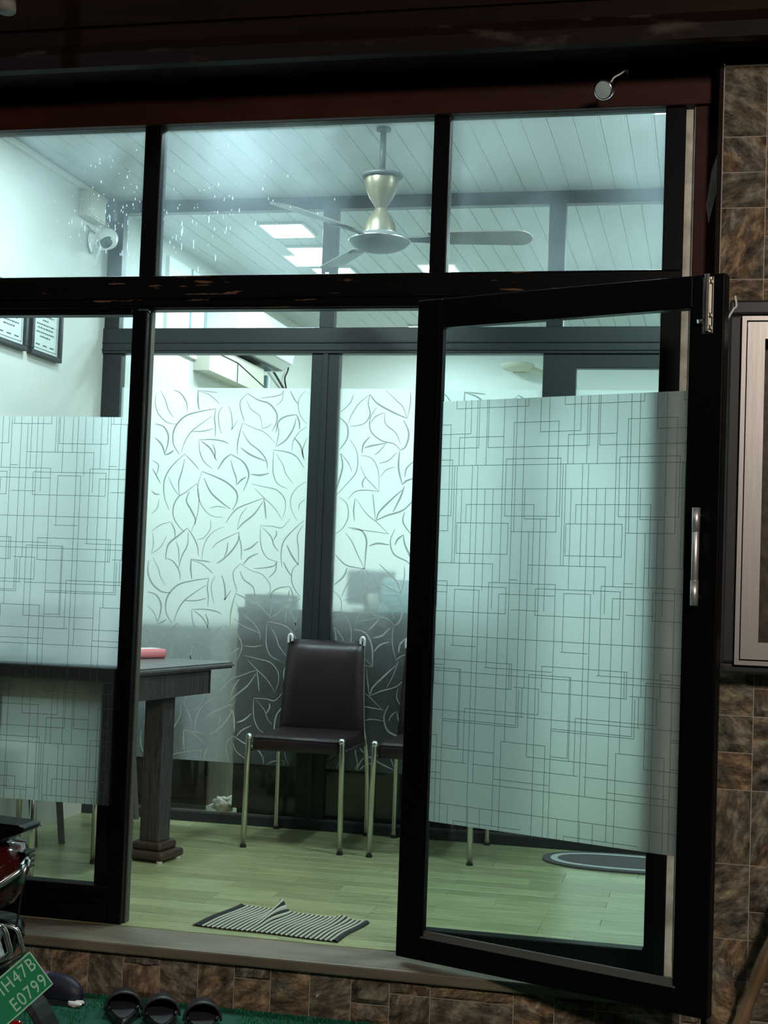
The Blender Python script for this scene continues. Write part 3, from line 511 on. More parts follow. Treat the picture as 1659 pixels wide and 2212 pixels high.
bm = bmesh.new(); tube(bm, [(0.948, -0.050, 1.142), (0.948, -0.050, 1.21)], 0.0112, 14); tube(bm, [(0.948, -0.050, 1.345), (0.948, -0.050, 1.412)], 0.0112, 14)
obj('grip_sleeve', bm, M['handle'], h, smooth=True)
tbolt = obj('tower_bolt', B(0.940, 0.972, -0.0235, -0.0195, 1.90, 2.060, 0.001), M['steel'], door)
bm = bmesh.new(); tube(bm, [(0.956, -0.030, 1.905), (0.956, -0.030, 2.066)], 0.0075, 12)
for z in (1.91, 1.945, 2.04): box(bm, 0.944, 0.968, -0.032, -0.022, z, z + 0.012, 0.002, 1)
obj('bolt_rod', bm, M['steel'], tbolt, smooth=False); obj('bolt_knob', T([(0.944, -0.034, 1.935), (0.935, -0.042, 1.932)], 0.006, 10), M['chrome'], tbolt)
for z in (0.25, 1.1, 1.9): obj('hinge', T([(-0.006, 0.016, z), (-0.006, 0.016, z + 0.09)], 0.008, 10), M['black'], door)

# ---- glazed inner partition (wall_partition) --------------------------
pw = struct(empty('wall_partition'))
Y0, Y1 = YB, YB + 0.055
def pbar(name, x0, x1, z0, z1, y0=Y0, y1=Y1, mt='inner_black'): return obj(name, B(x0, x1, y0, y1, z0, z1, 0.003), M[mt], pw)
pbar('top_rail', -2.93, 0.16, 2.948, 3.009)
pbar('middle_rail', -2.93, 0.16, 2.249, 2.373, Y0 - 0.012)
pbar('rail_molding', -2.93, 0.16, 2.298, 2.306, Y0 - 0.018, Y0 - 0.01); pbar('rail_molding', -2.93, 0.16, 2.262, 2.272, Y0 - 0.018, Y0 - 0.01)
pbar('post', -2.93, -2.852, 2.373, 2.948); pbar('post', -2.93, -2.831, 0.045, 2.249)
pbar('post', -1.828, -1.757, 2.373, 2.948); pbar('post', -1.858, -1.721, 0.045, 2.249)
pbar('post_molding', -1.80, -1.775, 0.045, 2.249, Y0 - 0.01, Y0 + 0.002)
pbar('post', -0.745, -0.667, 2.373, 2.948); pbar('post', -0.753, -0.600, 0.045, 2.249)
pbar('door_head', -0.600, 0.16, 2.183, 2.249); pbar('post', 0.06, 0.16, 0.045, 2.249)
pbar('bottom_rail', -2.93, 0.16, 0.0, 0.045, Y0 - 0.01)
obj('bead', B(-2.831, -0.6, Y0 - 0.004, Y0 + 0.02, 0.043, 0.052), M['greywood'], pw)
bays = [(-2.831, -1.858), (-1.721, -0.753), (-0.600, 0.06)]
for a, b in ((-2.852, -1.828), (-1.757, -0.745), (-0.667, 0.16)):
    obj('pane', B(a, b, Y0 + 0.025, Y0 + 0.03, 2.373, 2.948), M['glass'], pw)
for i, (a, b) in enumerate(bays):
    obj('pane', B(a, b, Y0 + 0.025, Y0 + 0.03, 0.045, 2.249 if i < 2 else 2.183), M['glass'], pw)
    f_ = obj('frosted_film', sheet(a, b, 0.285, 2.085, Y0 + 0.0225), M['film_leaf'], pw)
    sets = ([(LEAF_A, 0, -9, 9)], [(LEAF_B, 0, -9, -1.335), (LEAF_A, 1.315, -1.335, 9)], [(LEAF_A, 2.4, -9, 9)])[i]
    leaf_print('film_print', a + 0.002, b - 0.002, 0.287, 2.083, sets, Y0 + 0.0213, f_)
lt = obj('door_latch', B(-1.805, -1.785, Y0 - 0.014, Y0, 2.47, 2.64, 0.002), M['steel'], pw)
lt2 = obj('latch_knob', B(-1.815, -1.775, Y0 - 0.02, Y0 - 0.01, 2.55, 2.60, 0.003), M['steel'], lt)

# ---- ceiling panel lamps ----------------------------------------------
LM = emit('lamp_diffuser', (0.86, 1.0, 0.98), 7.0)
for i, (x, y, pw_) in enumerate(PANELS):
    lb = ['square ceiling panel lamp beyond the left transom post, front room', 'square ceiling panel lamp at the top right corner of the shop window',
          'nearest of the three ceiling lamps behind the partition left of the fan', 'middle of the three ceiling lamps behind the partition left of the fan',
          'farthest of the three ceiling lamps behind the partition, beside the partition post'][i] if i < 5 else None
    t = obj('ceiling_lamp', B(-0.125, 0.125, -0.145, 0.145, -0.012, 0.0, 0.003), M['white'], None, (x, y, 3.0095))
    tag(t, lb or ['ceiling panel lamp in the back room above the air conditioner end', 'added unseen fill lamp at the right rear of the back room', 'added unseen fill lamp on the right side of the back room near the partition', 'rearmost ceiling panel lamp of the back room', 'added unseen fill lamp close above the doorway in the front room'][i - 5], 'ceiling lamp')
    obj('diffuser', B(-0.11, 0.11, -0.13, 0.13, -0.0145, -0.0121), LM, t)
    area('panel_lamp_light', (x, y, 2.992), 0.2, pw_, ROOM_COL, (0, 0, 0), 0.24)
# ================================================================== INTERIOR THINGS
def tube_pts(*p): return smoothpath(list(p), 5)
def make_chair(loc, rz, label):
    t = tag(empty('dining_chair', loc, rz), label, 'chair', 'brown leather chairs with steel legs')
    # local: front toward -y, seat centre at origin
    w, d = 0.213, 0.245
    bm = box(bmesh.new(), -w + 0.012, w - 0.012, -d + 0.01, d - 0.02, 0.418, 0.484, 0.022, 4)
    for v in bm.verts:
        if v.co.z > 0.47: v.co.z += 0.010 * (1 - (v.co.x / w) ** 2) * (1 - (v.co.y / d) ** 2)
    seat = obj('seat', bm, M['leather'], t, smooth=True)
    obj('piping', T([(-w + 0.02, -d + 0.013, 0.474), (w - 0.02, -d + 0.013, 0.474)], 0.004, 8), M['leather'], seat, smooth=True)
    # padded backrest, slightly reclined and tapering upwards
    bm = bmesh.new(); N = 9; K = 7; g = []
    for side in (0, 1):
        rows = []
        for j in range(N + 1):
            tt = j / N; z = 0.455 + tt * 0.437; hw = 0.204 - 0.022 * tt; yc = 0.205 + 0.028 * tt - 0.018 * math.sin(PI * tt)
            row = []
            for i in range(K + 1):
                s = i / K * 2 - 1; th = 0.016 * (1 - abs(s) ** 6) ** 0.5 * (1 - abs(2 * tt - 1) ** 8) ** 0.5 + 0.002
                row.append(bm.verts.new((hw * s, yc + (-th if side == 0 else th) + 0.010 * s * s * -1, z)))
            rows.append(row)
        g.append(rows)
    for side in (0, 1):
        for j in range(N):
            for i in range(K):
                q = [g[side][j][i], g[side][j][i + 1], g[side][j + 1][i + 1], g[side][j + 1][i]]; bm.faces.new(q if side == 0 else q[::-1])
    for j in range(N):
        for i in (0, K): bm.faces.new((g[0][j][i], g[0][j + 1][i], g[1][j + 1][i], g[1][j][i]))
    for i in range(K):
        for j in (0, N): bm.faces.new((g[0][j][i], g[0][j][i + 1], g[1][j][i + 1], g[1][j][i]))
    obj('backrest', bm, M['leather'], t, smooth=True)
    for s in (-1, 1):
        lg = obj('leg', T([(s * (w + 0.004), -d, 0.004), (s * (w - 0.002), -d, 0.47), (s * (w - 0.004), -d + 0.001, 0.478)], 0.0125, 14), M['steel'], t, smooth=True)
        bm = bmesh.new(); lathe(bm, [(0.0, 0.014), (0.009, 0.012), (0.0145, 0.004), (0.0145, -0.008), (0.0125, -0.010)], 14, (s * (w - 0.004), -d + 0.001, 0.480))
        obj('cap', bm, M['chrome'], lg, smooth=True)
        bm = bmesh.new(); lathe(bm, [(0.0, 0.0), (0.0145, 0.0), (0.0145, 0.009), (0.012, 0.010)], 12, (s * (w + 0.004), -d, 0.0)); obj('foot', bm, M['rubber'], lg)
        pts = tube_pts((s * (w + 0.004), d, 0.004), (s * (w + 0.002), d - 0.01, 0.25), (s * (w - 0.004), d - 0.030, 0.40), (s * (w - 0.020), d - 0.030, 0.50), (s * (w - 0.034), d - 0.012, 0.70), (s * (w - 0.042), d + 0.006, 0.885))
        lg = obj('leg', T(pts, [0.0115] * 14 + [0.0095] * 20, 12), M['steel'], t, smooth=True)
        bm = bmesh.new(); lathe(bm, [(0.0, 0.0), (0.0145, 0.0), (0.0145, 0.009), (0.012, 0.010)], 12, (s * (w + 0.004), d, 0.0)); obj('foot', bm, M['rubber'], lg)
        # looped steel tip hooking over the top corner of the backrest
        x = s * (w - 0.030)
        obj('back_tip', T(tube_pts((x, d - 0.030, 0.872), (x, d - 0.028, 0.902), (x - s * 0.009, d - 0.026, 0.914), (x - s * 0.018, d - 0.028, 0.902), (x - s * 0.018, d - 0.030, 0.880)), 0.0062, 10), M['handle'], lg, smooth=True)
        obj('side_rail', T([(s * (w - 0.012), -d + 0.01, 0.425), (s * (w - 0.012), d - 0.04, 0.425)], 0.009, 8), M['rubber'], t, smooth=True)
    return t
make_chair((-1.716, 1.714, 0), 0.0, 'dark brown leather chair with chrome legs, fully seen in the doorway')
make_chair((-1.152, 1.712, 0), 0.0, 'dark brown leather chair half hidden behind the open glass door')

# ---- table ------------------------------------------------------------
tth = -math.radians(10.0)
tab = tag(empty('table', (-2.154, 0.571, 0), tth), 'dark grey wood table with two stepped pedestal legs behind left glass', 'table')
# local origin: front right corner on the floor; +y to the back, -x to the left
pts = [(-0.655, 0.0), (-0.03, 0.0), (0.0, 0.03), (0.0, 0.89), (-0.03, 0.92), (-0.655, 0.92)]
bm = prism(bmesh.new(), pts, 0.774, 0.80); es = [e for e in bm.edges if abs(e.verts[0].co.z - e.verts[1].co.z) < 1e-5]; bmesh.ops.bevel(bm, geom=es, offset=0.009, segments=3, affect='EDGES')
obj('tabletop', bm, M['tabletop'], tab)
bm = bmesh.new()
for a in ((-0.62, -0.03, 0.10, 0.12), (-0.05, -0.03, 0.10, 0.74), (-0.62, -0.03, 0.72, 0.74), (-0.62, -0.60, 0.10, 0.74)): box(bm, a[0], a[1], a[2], a[3], 0.672, 0.776)
obj('apron', bm, M['darkwood'], tab)
for cx in (-0.125,):
    lg = obj('leg', B(cx - 0.045, cx + 0.045, 0.45, 0.54, 0.078, 0.69, 0.003), M['darkwood'], tab)
    obj('base_block', B(cx - 0.068, cx + 0.068, 0.427, 0.563, 0.043, 0.078, 0.012, 3), M['basewood'], lg)
    obj('base_block', B(cx - 0.092, cx + 0.092, 0.403, 0.587, 0.008, 0.044, 0.015, 3), M['basewood'], lg)
    for sx in (-0.07, 0.07):
        for sy in (0.425, 0.565):
            bm = bmesh.new(); lathe(bm, [(0.0, 0.0), (0.012, 0.0), (0.012, 0.01), (0.0, 0.01)], 10, (cx + sx, sy, 0.0)); obj('glide', bm, M['white'], lg)
inv = Matrix.Rotation(-tth, 3, 'Z')
for wx, wy in ((-2.745, 1.12), (-2.675, 1.235)):
    q = inv @ Vector((wx + 2.154, wy - 0.571, 0)); bm = bmesh.new(); tube(bm, [(q.x, q.y, 0), (q.x - 0.10, q.y + 0.02, 0.68)], [0.017, 0.021], 4); obj('slanted_leg', bm, M['greywood'], tab)
def on_table(x, y, z=0.80):  # local table spot -> world
    v = Matrix.Rotation(tth, 3, 'Z') @ Vector((x, y, 0)); return (v.x - 2.154, v.y + 0.571, z)
nb = tag(empty('notebook', (-2.40, 1.42, 0.80), math.radians(-28)), 'small pink and red zipped notebook lying on the dark table', 'notebook')
obj('cover', B(-0.045, 0.045, -0.085, 0.085, 0.0, 0.042, 0.015, 3), M['red'], nb, smooth=True)
obj('page_block', B(-0.047, 0.03, -0.070, 0.070, 0.011, 0.031, 0.003), M['paper'], nb)
obj('top_label', B(-0.026, 0.026, -0.055, 0.055, 0.0418, 0.044, 0.0005, 1), M['paper'], nb)
bx = tag(empty('storage_box', on_table(-0.40, 0.20), 0.1), 'lilac-white box standing on the table behind the frosted film', 'box')
obj('body', B(-0.19, 0.19, -0.12, 0.12, 0, 0.22, 0.008), M['lilac'], bx); obj('lid', B(-0.195, 0.195, -0.125, 0.125, 0.22, 0.245, 0.005), M['lilac'], bx)
fo = tag(empty('folder', (-2.33, 0.19, 0.857), 0.06), 'dark folder with a grey cloth on the ledge behind the left frosted glass', 'folder')
obj('cover', B(-0.12, 0.10, -0.07, 0.07, 0, 0.012, 0.003), M['casing'], fo)
bm = bmesh.new(); vs = [bm.verts.new(p) for p in ((-0.13, -0.05, 0.012), (0.02, -0.06, 0.012), (0.04, 0.05, 0.012), (-0.11, 0.06, 0.012), (-0.03, -0.01, 0.06), (0.0, 0.01, 0.05))]
for f in ((0, 1, 4), (1, 5, 4), (1, 2, 5), (2, 3, 5), (3, 4, 5), (3, 0, 4)): bm.faces.new([vs[i] for i in f])
obj('cloth', bm, M['fangrey'], fo)

# ---- stool and wooden legs seen under the frosted film ------------------
st = tag(empty('stool', (-2.60, 0.73, 0), -0.20), 'low pale stool on thin chrome legs under the table at far left', 'stool')
obj('seat', B(-0.20, 0.20, -0.21, 0.21, 0.48, 0.51, 0.012, 3), M['cream'], st)
for sx, sy in ((-0.19, -0.2), (0.19, -0.2), (-0.19, 0.2), (0.19, 0.2)):
    lg = obj('leg', T([(sx, sy, 0.0), (sx, sy, 0.48)], 0.0125, 12), M['steel'], st, smooth=True)
    obj('foot', T([(sx, sy, 0.0), (sx, sy, 0.012)], 0.0145, 10), M['rubber'], lg)
pb = tag(empty('folding_board', (-2.64, 1.93, 0)), 'dark narrow slanted stay leaning by the partition behind the table leg', 'board')
bm = bmesh.new(); tube(bm, [(0.02, 0.0, 0.0), (-0.03, 0.02, 0.42)], [0.014, 0.014], 4); obj('stay', bm, M['greywood'], pb)
bm = bmesh.new(); tube(bm, [(-0.03, 0.02, 0.42), (-0.035, 0.02, 0.52)], [0.012, 0.010], 6); obj('white_tip', bm, M['white'], pb)
pl = tag(empty('white_pedestal', (-2.90, 0.90, 0)), 'white square post standing against the left wall near the floor', 'post')
obj('shaft', B(-0.03, 0.06, -0.04, 0.04, 0.0, 0.55, 0.004), M['white'], pl); obj('foot', B(-0.03, 0.07, -0.05, 0.05, 0.0, 0.03, 0.004), M['white'], pl)

# ---- things on the left wall --------------------------------------------
def certificate(y0, y1, label):
    t = tag(empty('framed_certificate', (-2.93, (y0 + y1) / 2, 2.12)), label, 'picture', 'framed certificates on the left wall')
    w = (y1 - y0) / 2; h = 0.27; d = 0.028
    bm = bmesh.new()
    for a in ((-w, w, 0, 0.022), (-w, w, h - 0.022, h), (-w, -w + 0.022, 0.022, h - 0.022), (w - 0.022, w, 0.022, h - 0.022)): box(bm, 0.0, d, a[0], a[1], a[2], a[3], 0.003, 1)
    obj('frame', bm, M['casing'], t)
    obj('backing', B(0.0, 0.012, -w + 0.02, w - 0.02, 0.02, h - 0.02), M['paper'], t)
    bm = bmesh.new(); rr = random.Random(int(y0 * 100)); x = 0.0128
    for z, hw in ((0.21, 0.05), (0.185, 0.08), (0.165, 0.03), (0.145, 0.085), (0.128, 0.075), (0.108, 0.085), (0.09, 0.05)):
        a = -hw
        while a < hw:
            b = a + rr.uniform(0.008, 0.026); vs = [bm.verts.new(p) for p in ((x, a, z), (x, min(b, hw), z), (x, min(b, hw), z + 0.006), (x, a, z + 0.006))]; bm.faces.new(vs); a = b + 0.005
    for a, b in ((-0.09, -0.05), (-0.02, 0.02), (0.05, 0.09)):
        vs = [bm.verts.new(p) for p in ((x, a, 0.052), (x, b, 0.052), (x, b, 0.057), (x, a, 0.057))]; bm.faces.new(vs)
    r0, r1 = 0.034, 0.0355
    for (a, b, c, e) in ((-w + r0, w - r0, 0.036, 0.0385), (-w + r0, w - r0, h - 0.0385, h - 0.036), (-w + r0, -w + r0 + 0.0025, 0.036, h - 0.036), (w - r0 - 0.0025, w - r0, 0.036, h - 0.036)):
        vs = [bm.verts.new(p) for p in ((x, a, c), (x, b, c), (x, b, e), (x, a, e))]; bm.faces.new(vs)
    o_ = obj('print', bm, M['ink'], t); o_['kind'] = 'stuff'
    obj('glazing', B(0.020, 0.022, -w + 0.021, w - 0.021, 0.021, h - 0.021), M['glass'], t)
certificate(1.19, 1.49, 'black framed certificate nearer to the partition, right one on the left wall')
certificate(0.85, 1.15, 'black framed certificate cut by the left image edge on the left wall')
jb = tag(empty('junction_box', (-2.93, 1.74, 2.90)), 'pale junction box high on the left wall under the cornice', 'junction box')
obj('body', B(0, 0.05, -0.10, 0.10, -0.05, 0.07, 0.004), M['cream'], jb); obj('lid', B(0.05, 0.056, -0.09, 0.09, -0.042, 0.062, 0.002), M['cream'], jb)
ad = tag(empty('cable_clip', (-2.90, 1.93, 2.93)), 'dark plug block with a black cable hanging in the ceiling corner', 'plug')
obj('block', B(-0.03, 0.03, -0.02, 0.03, -0.035, 0.06, 0.006), M['vent'], ad)
obj('cable', T(tube_pts((0.0, 0.0, -0.035), (0.03, -0.02, -0.08), (0.028, -0.03, -0.12), (0.015, -0.04, -0.155), (0.02, -0.05, -0.175)), 0.0035, 8), M['rubber'], ad, smooth=True)
wf = tag(empty('security_camera', (-2.915, 1.80, 2.76)), 'white dome security camera with coiled cable beside the partition post', 'camera')
bm = bmesh.new()
lathe(bm, [(0.0, 0.035), (0.03, 0.033), (0.048, 0.024), (0.056, 0.008), (0.058, -0.006)], 24)
for v in bm.verts: v.co = Vector((v.co.z, v.co.x, v.co.y))
obj('base', bm, M['white'], wf, smooth=True)
bm = bmesh.new(); bmesh.ops.create_uvsphere(bm, u_segments=20, v_segments=14, radius=0.052); obj('head', bm, M['white'], wf, (0.075, -0.015, 0.01), smooth=True)
bm = bmesh.new(); bmesh.ops.create_uvsphere(bm, u_segments=16, v_segments=10, radius=0.032)
for v in bm.verts: v.co.y *= 0.5
obj('lens_dome', bm, M['vent'], wf, (0.085, -0.052, -0.012), smooth=True)
obj('cable_loop', T([(0.08 + 0.045 * math.cos(a / 20 * 2 * PI), -0.055, -0.022 + 0.030 * math.sin(a / 20 * 2 * PI)) for a in range(21)], 0.004, 8), M['white'], wf, smooth=True)
obj('cable_tail', T(tube_pts((0.06, -0.055, -0.012), (0.055, -0.058, -0.06), (0.04, -0.055, -0.10), (0.035, -0.055, -0.13)), 0.0045, 8), M['white'], wf, smooth=True)
obj('bracket_screw', T(tube_pts((0.02, -0.04, 0.03), (0.0, -0.06, 0.05), (-0.008, -0.07, 0.065)), 0.005, 8), M['steel'], wf)

# ---- ceiling fan --------------------------------------------------------
fan = tag(empty('ceiling_fan', (-1.315, 1.02, 3.0095)), 'champagne hourglass ceiling fan with three blades hanging in the front room', 'fan')
obj('down_rod', T([(0, 0, 0.0), (0, 0, -0.20)], 0.0125, 14), M['fandark'], fan, smooth=True)
bm = bmesh.new(); lathe(bm, [(0.0, 0.0), (0.03, 0.0), (0.03, -0.012), (0.014, -0.016)], 20); obj('ceiling_hook_cover', bm, M['fandark'], fan)
bm = bmesh.new(); lathe(bm, [(0.012, -0.188), (0.070, -0.190), (0.083, -0.193), (0.085, -0.200), (0.080, -0.206), (0.066, -0.208)], 32); obj('canopy_rim', bm, M['fandark'], fan, smooth=True)
bm = bmesh.new(); lathe(bm, [(0.067, -0.206), (0.069, -0.225), (0.062, -0.255), (0.048, -0.287), (0.030, -0.315), (0.019, -0.332)], 32); obj('upper_canopy', bm, M['champagne'], fan, smooth=True)
bm = bmesh.new(); lathe(bm, [(0.019, -0.330), (0.030, -0.346), (0.048, -0.368), (0.061, -0.396), (0.067, -0.425), (0.069, -0.436)], 32); obj('lower_canopy', bm, M['champagne'], fan, smooth=True)
bm = bmesh.new(); lathe(bm, [(0.069, -0.432), (0.10, -0.444), (0.121, -0.456), (0.126, -0.462), (0.123, -0.468), (0.108, -0.484), (0.078, -0.498), (0.04, -0.506), (0.0, -0.508)], 40); hub = obj('motor_housing', bm, M['fangrey'], fan, smooth=True)
bm = bmesh.new(); lathe(bm, [(0.122, -0.458), (0.129, -0.462), (0.122, -0.467)], 40); lathe(bm, [(0.069, -0.428), (0.073, -0.432), (0.069, -0.437)], 40); obj('trim_ring', bm, M['chrome'], hub, smooth=True)
for k in range(3):
    a = math.radians(4 + 120 * k); ca, sa = math.cos(a), math.sin(a)
    def P(x, y, z): 
        tilt = math.radians(-13); yy = y * math.cos(tilt); zz = z + y * math.sin(tilt)
        return (ca * x - sa * yy, sa * x + ca * yy, zz)
    bm = bmesh.new(); ol = []
    for i in range(11): ol.append((0.20 + 0.36 * i / 10, -0.050 - 0.012 * i / 10))
    for i in range(1, 10):
        q = -PI / 2 + PI * i / 10; ol.append((0.56 + 0.055 * math.cos(q), 0.062 * math.sin(q)))
    for i in range(11): ol.append((0.56 - 0.36 * i / 10, 0.062 - 0.012 * i / 10))
    lo = [bm.verts.new(P(x, y, -0.452)) for x, y in ol]; hi = [bm.verts.new(P(x, y, -0.447)) for x, y in ol]
    bm.faces.new(lo[::-1]); bm.faces.new(hi)
    for i in range(len(ol)): bm.faces.new((lo[i], lo[(i + 1) % len(ol)], hi[(i + 1) % len(ol)], hi[i]))
    bl = obj('blade', bm, M['blade'], fan)
    bm = bmesh.new(); ol = [(0.09, -0.018), (0.17, -0.022), (0.26, -0.04), (0.27, 0.0), (0.26, 0.04), (0.17, 0.022), (0.09, 0.018)]
    lo = [bm.verts.new(P(x, y, -0.459)) for x, y in ol]; hi = [bm.verts.new(P(x, y, -0.4525)) for x, y in ol]
    bm.faces.new(lo[::-1]); bm.faces.new(hi)
    for i in range(len(ol)): bm.faces.new((lo[i], lo[(i + 1) % len(ol)], hi[(i + 1) % len(ol)], hi[i]))
    obj('blade_bracket', bm, M['fandark'], bl)

# ---- behind the partition ------------------------------------------------
ct = tag(empty('reception_counter', (-2.203, 2.10, 0)), 'dark brown counter standing close behind the frosted partition glass', 'counter')
obj('front_panel', B(0.0, 1.45, 0.0, 0.03, 0.06, 1.0), M['counter'], ct); obj('side_panel', B(0.0, 0.03, 0.03, 0.62, 0.06, 1.0), M['counter'], ct)
obj('side_panel', B(1.42, 1.45, 0.03, 0.62, 0.06, 1.0), M['counter'], ct)
obj('countertop', B(-0.005, 1.455, -0.01, 0.64, 1.0, 1.028, 0.006), M['counter'], ct); obj('plinth', B(0.02, 1.43, 0.02, 0.60, 0, 0.06), M['inner_black'], ct)
cb = tag(empty('low_cabinet', (-2.40, 2.29, 0)), 'dark cabinet with a brown side panel left of the counter behind glass', 'cabinet')
obj('body', B(-0.50, 0.0, 0.0, 0.55, 0.03, 0.92), M['counter'], cb); obj('side_panel', B(0.0, 0.012, 0.0, 0.55, 0.03, 0.92), M['brownwood'], cb)
obj('door', B(-0.245, -0.01, -0.018, 0.0, 0.06, 0.90, 0.003), M['counter'], cb); obj('door', B(-0.49, -0.255, -0.018, 0.0, 0.06, 0.90, 0.003), M['counter'], cb)
obj('base_strip', B(0.0, 0.02, 0.0, 0.55, 0.0, 0.03), M['white'], cb)
bc = tag(empty('carton', (-2.055, 2.16, 1.028)), 'long black carton with white print lying on the counter', 'box')
obj('body', B(-0.125, 0.125, -0.04, 0.05, 0, 0.064, 0.002), M['blackcard'], bc)
bm = bmesh.new()
def q4(bm, x0, x1, z0, z1, y=-0.0405):
    bm.faces.new([bm.verts.new(p) for p in ((x0, y, z0), (x1, y, z0), (x1, y, z1), (x0, y, z1))])
for a in ((-0.072, -0.056, 0.048, 0.051), (-0.072, -0.069, 0.036, 0.051), (-0.059, -0.056, 0.040, 0.051), (-0.072, -0.060, 0.036, 0.039), (-0.10, -0.05, 0.026, 0.028), (-0.098, -0.052, 0.020, 0.022),
          (0.02, 0.055, 0.036, 0.038), (0.02, 0.05, 0.030, 0.032), (0.02, 0.055, 0.024, 0.026), (0.075, 0.115, 0.010, 0.018)): q4(bm, *a)
o_ = obj('print', bm, M['paper'], bc); o_['kind'] = 'stuff'
bm = bmesh.new()
for k in range(7):
    a = PI * (0.1 + k * 0.13); ribbon(bm, [(0.095 + 0.008 * math.cos(a), 0.035 + 0.006 * math.sin(a)), (0.095 + 0.024 * math.cos(a), 0.035 + 0.02 * math.sin(a))], -0.0405, 0.003)
obj('burst_mark', bm, M['paper'], bc)
pp = tag(empty('paper_pile', (-2.02, 2.17, 1.092)), 'loose pale yellow papers lying on top of the black carton', 'papers')
for k in range(3): obj('sheet', B(-0.06, 0.07, -0.04, 0.05, k * 0.007, k * 0.007 + 0.002), M['yellow'], pp, None, rot=(0.05 * (k - 1), 0.03, 0.3 * k - 0.2))
mo = tag(empty('monitor', (-1.60, 2.36, 1.028)), 'grey monitor on the counter behind frosted glass, right of the post', 'monitor')
obj('screen_shell', B(-0.12, 0.12, -0.02, 0.02, 0.03, 0.20, 0.006), M['screen'], mo); obj('stand', B(-0.03, 0.03, -0.015, 0.015, 0.0, 0.04), M['screen'], mo); obj('stand_base', B(-0.08, 0.08, -0.05, 0.05, 0, 0.008), M['screen'], mo)
cu = tag(empty('cup', (-1.545, 2.16, 1.028)), 'cream cup on the counter just in front of the grey monitor', 'cup')
bm = bmesh.new(); lathe(bm, [(0.0, 0.0), (0.024, 0.0), (0.030, 0.085), (0.028, 0.085), (0.022, 0.006), (0.0, 0.006)], 20); obj('body', bm, M['cream'], cu, smooth=True)
obj('handle', T(tube_pts((0.026, 0, 0.07), (0.048, 0, 0.06), (0.046, 0, 0.03), (0.024, 0, 0.02)), 0.004, 8), M['cream'], cu, smooth=True)
fs = tag(empty('file_stack', (-1.40, 2.20, 1.028)), 'stack of pale blue files on the counter beside the monitor', 'files')
for k in range(6): obj('file', B(-0.10, 0.11, -0.08, 0.08, k * 0.027, k * 0.027 + 0.024, 0.003), M['paleblue'], fs, None, rot=(0, 0, (k % 3 - 1) * 0.05))
bg = tag(empty('plastic_bag', (-2.29, 2.22, 0)), 'crumpled white plastic bag on the floor between cabinet and counter', 'bag')
bm = bmesh.new(); bmesh.ops.create_icosphere(bm, subdivisions=3, radius=0.045)
for v in bm.verts:
    k = 1 + 0.8 * noise.noise(v.co * 60); v.co = Vector((v.co.x * k, v.co.y * k, max(-0.046, v.co.z * k * 0.8)))
obj('bag_body', bm, M['cream'], bg, (0, 0, 0.046), smooth=True)
obj('knot', T([(0, 0, 0.06), (0.01, 0, 0.085)], [0.010, 0.016], 8), M['cream'], bg)
ac = tag(empty('air_conditioner', (-2.93, 3.98, 2.55)), 'white split air conditioner on the left wall behind the partition', 'air conditioner')
bm = bmesh.new(); prism(bm, [(0.0, 0.0), (0.13, 0.0), (0.20, 0.05), (0.215, 0.12), (0.21, 0.27), (0.18, 0.29), (0.0, 0.29)], -0.60, 0.60, 'y'); obj('body', bm, M['white'], ac)
for a, b in ((0.03, 0.075), (0.085, 0.13)): obj('air_slot', B(a, b, -0.54, 0.54, -0.004, 0.002), M['vent'], ac)
bm = bmesh.new(); vs = [bm.verts.new(p) for p in ((0.142, -0.55, 0.004), (0.142, 0.55, 0.004), (0.197, 0.55, 0.043), (0.197, -0.55, 0.043))]; bm.faces.new(vs)
sl_ = obj('louvre', bm, M['white'], ac, (0.004, 0, -0.005)); obj('air_slot', B(0.142, 0.150, -0.54, 0.54, -0.004, 0.012), M['vent'], ac)
obj('pipe', T(tube_pts((0.03, 0.60, 0.06), (0.03, 0.8, 0.0), (0.02, 1.0, -0.05), (0.02, 1.1, -0.06)), 0.008, 8), M['rubber'], ac, smooth=True)
obj('cord', T(tube_pts((0.02, 1.08, -0.05), (0.02, 1.03, 0.02), (0.02, 1.10, 0.09), (0.02, 1.12, 0.18)), 0.006, 6), M['rubber'], ac, smooth=True)
du = tag(empty('boxed_duct', (-2.93, 3.80, 2.36)), 'beige boarded duct box on the left wall under the air conditioner', 'duct box')
bm = bmesh.new(); prism(bm, [(0, 0), (0.10, 0.0), (0.10, 0.16), (0.0, 0.19)], -0.55, 0.48, 'y'); obj('casing', bm, M['beige'], du)
obj('joint', T([(0.101, -0.05, 0.0), (0.101, -0.05, 0.12)], 0.004, 6), M['darkline'], du); obj('joint', T([(0.101, -0.55, 0.12), (0.101, -0.05, 0.12), (0.101, 0.48, 0.05)], 0.004, 6), M['darkline'], du)
cp = tag(empty('wall_conduit', (-2.93, 4.62, 2.2)), 'thin vertical dark conduit on the wall under the air conditioner', 'conduit')
obj('pipe', B(0, 0.02, -0.02, 0.0, 0, 0.33), M['teal'], cp); obj('cover_strip', B(0, 0.02, 0.01, 0.05, 0, 0.33), M['white'], cp)
cv = tag(empty('wall_cabinet', (-2.93, 3.05, 2.42)), 'white wall cabinet with dark vertical grooves above the duct box', 'cabinet')
obj('body', B(0, 0.02, -0.28, 0.52, 0, 0.50), M['backwall'], cv)
for y in (0.0, 0.05): pass
for y in (0.06, 0.30, 0.33, 0.36, 0.39): obj('groove', B(0.02, 0.024, y, y + (0.012 if y > 0.1 else 0.02), 0, 0.50), M['teal'], cv)

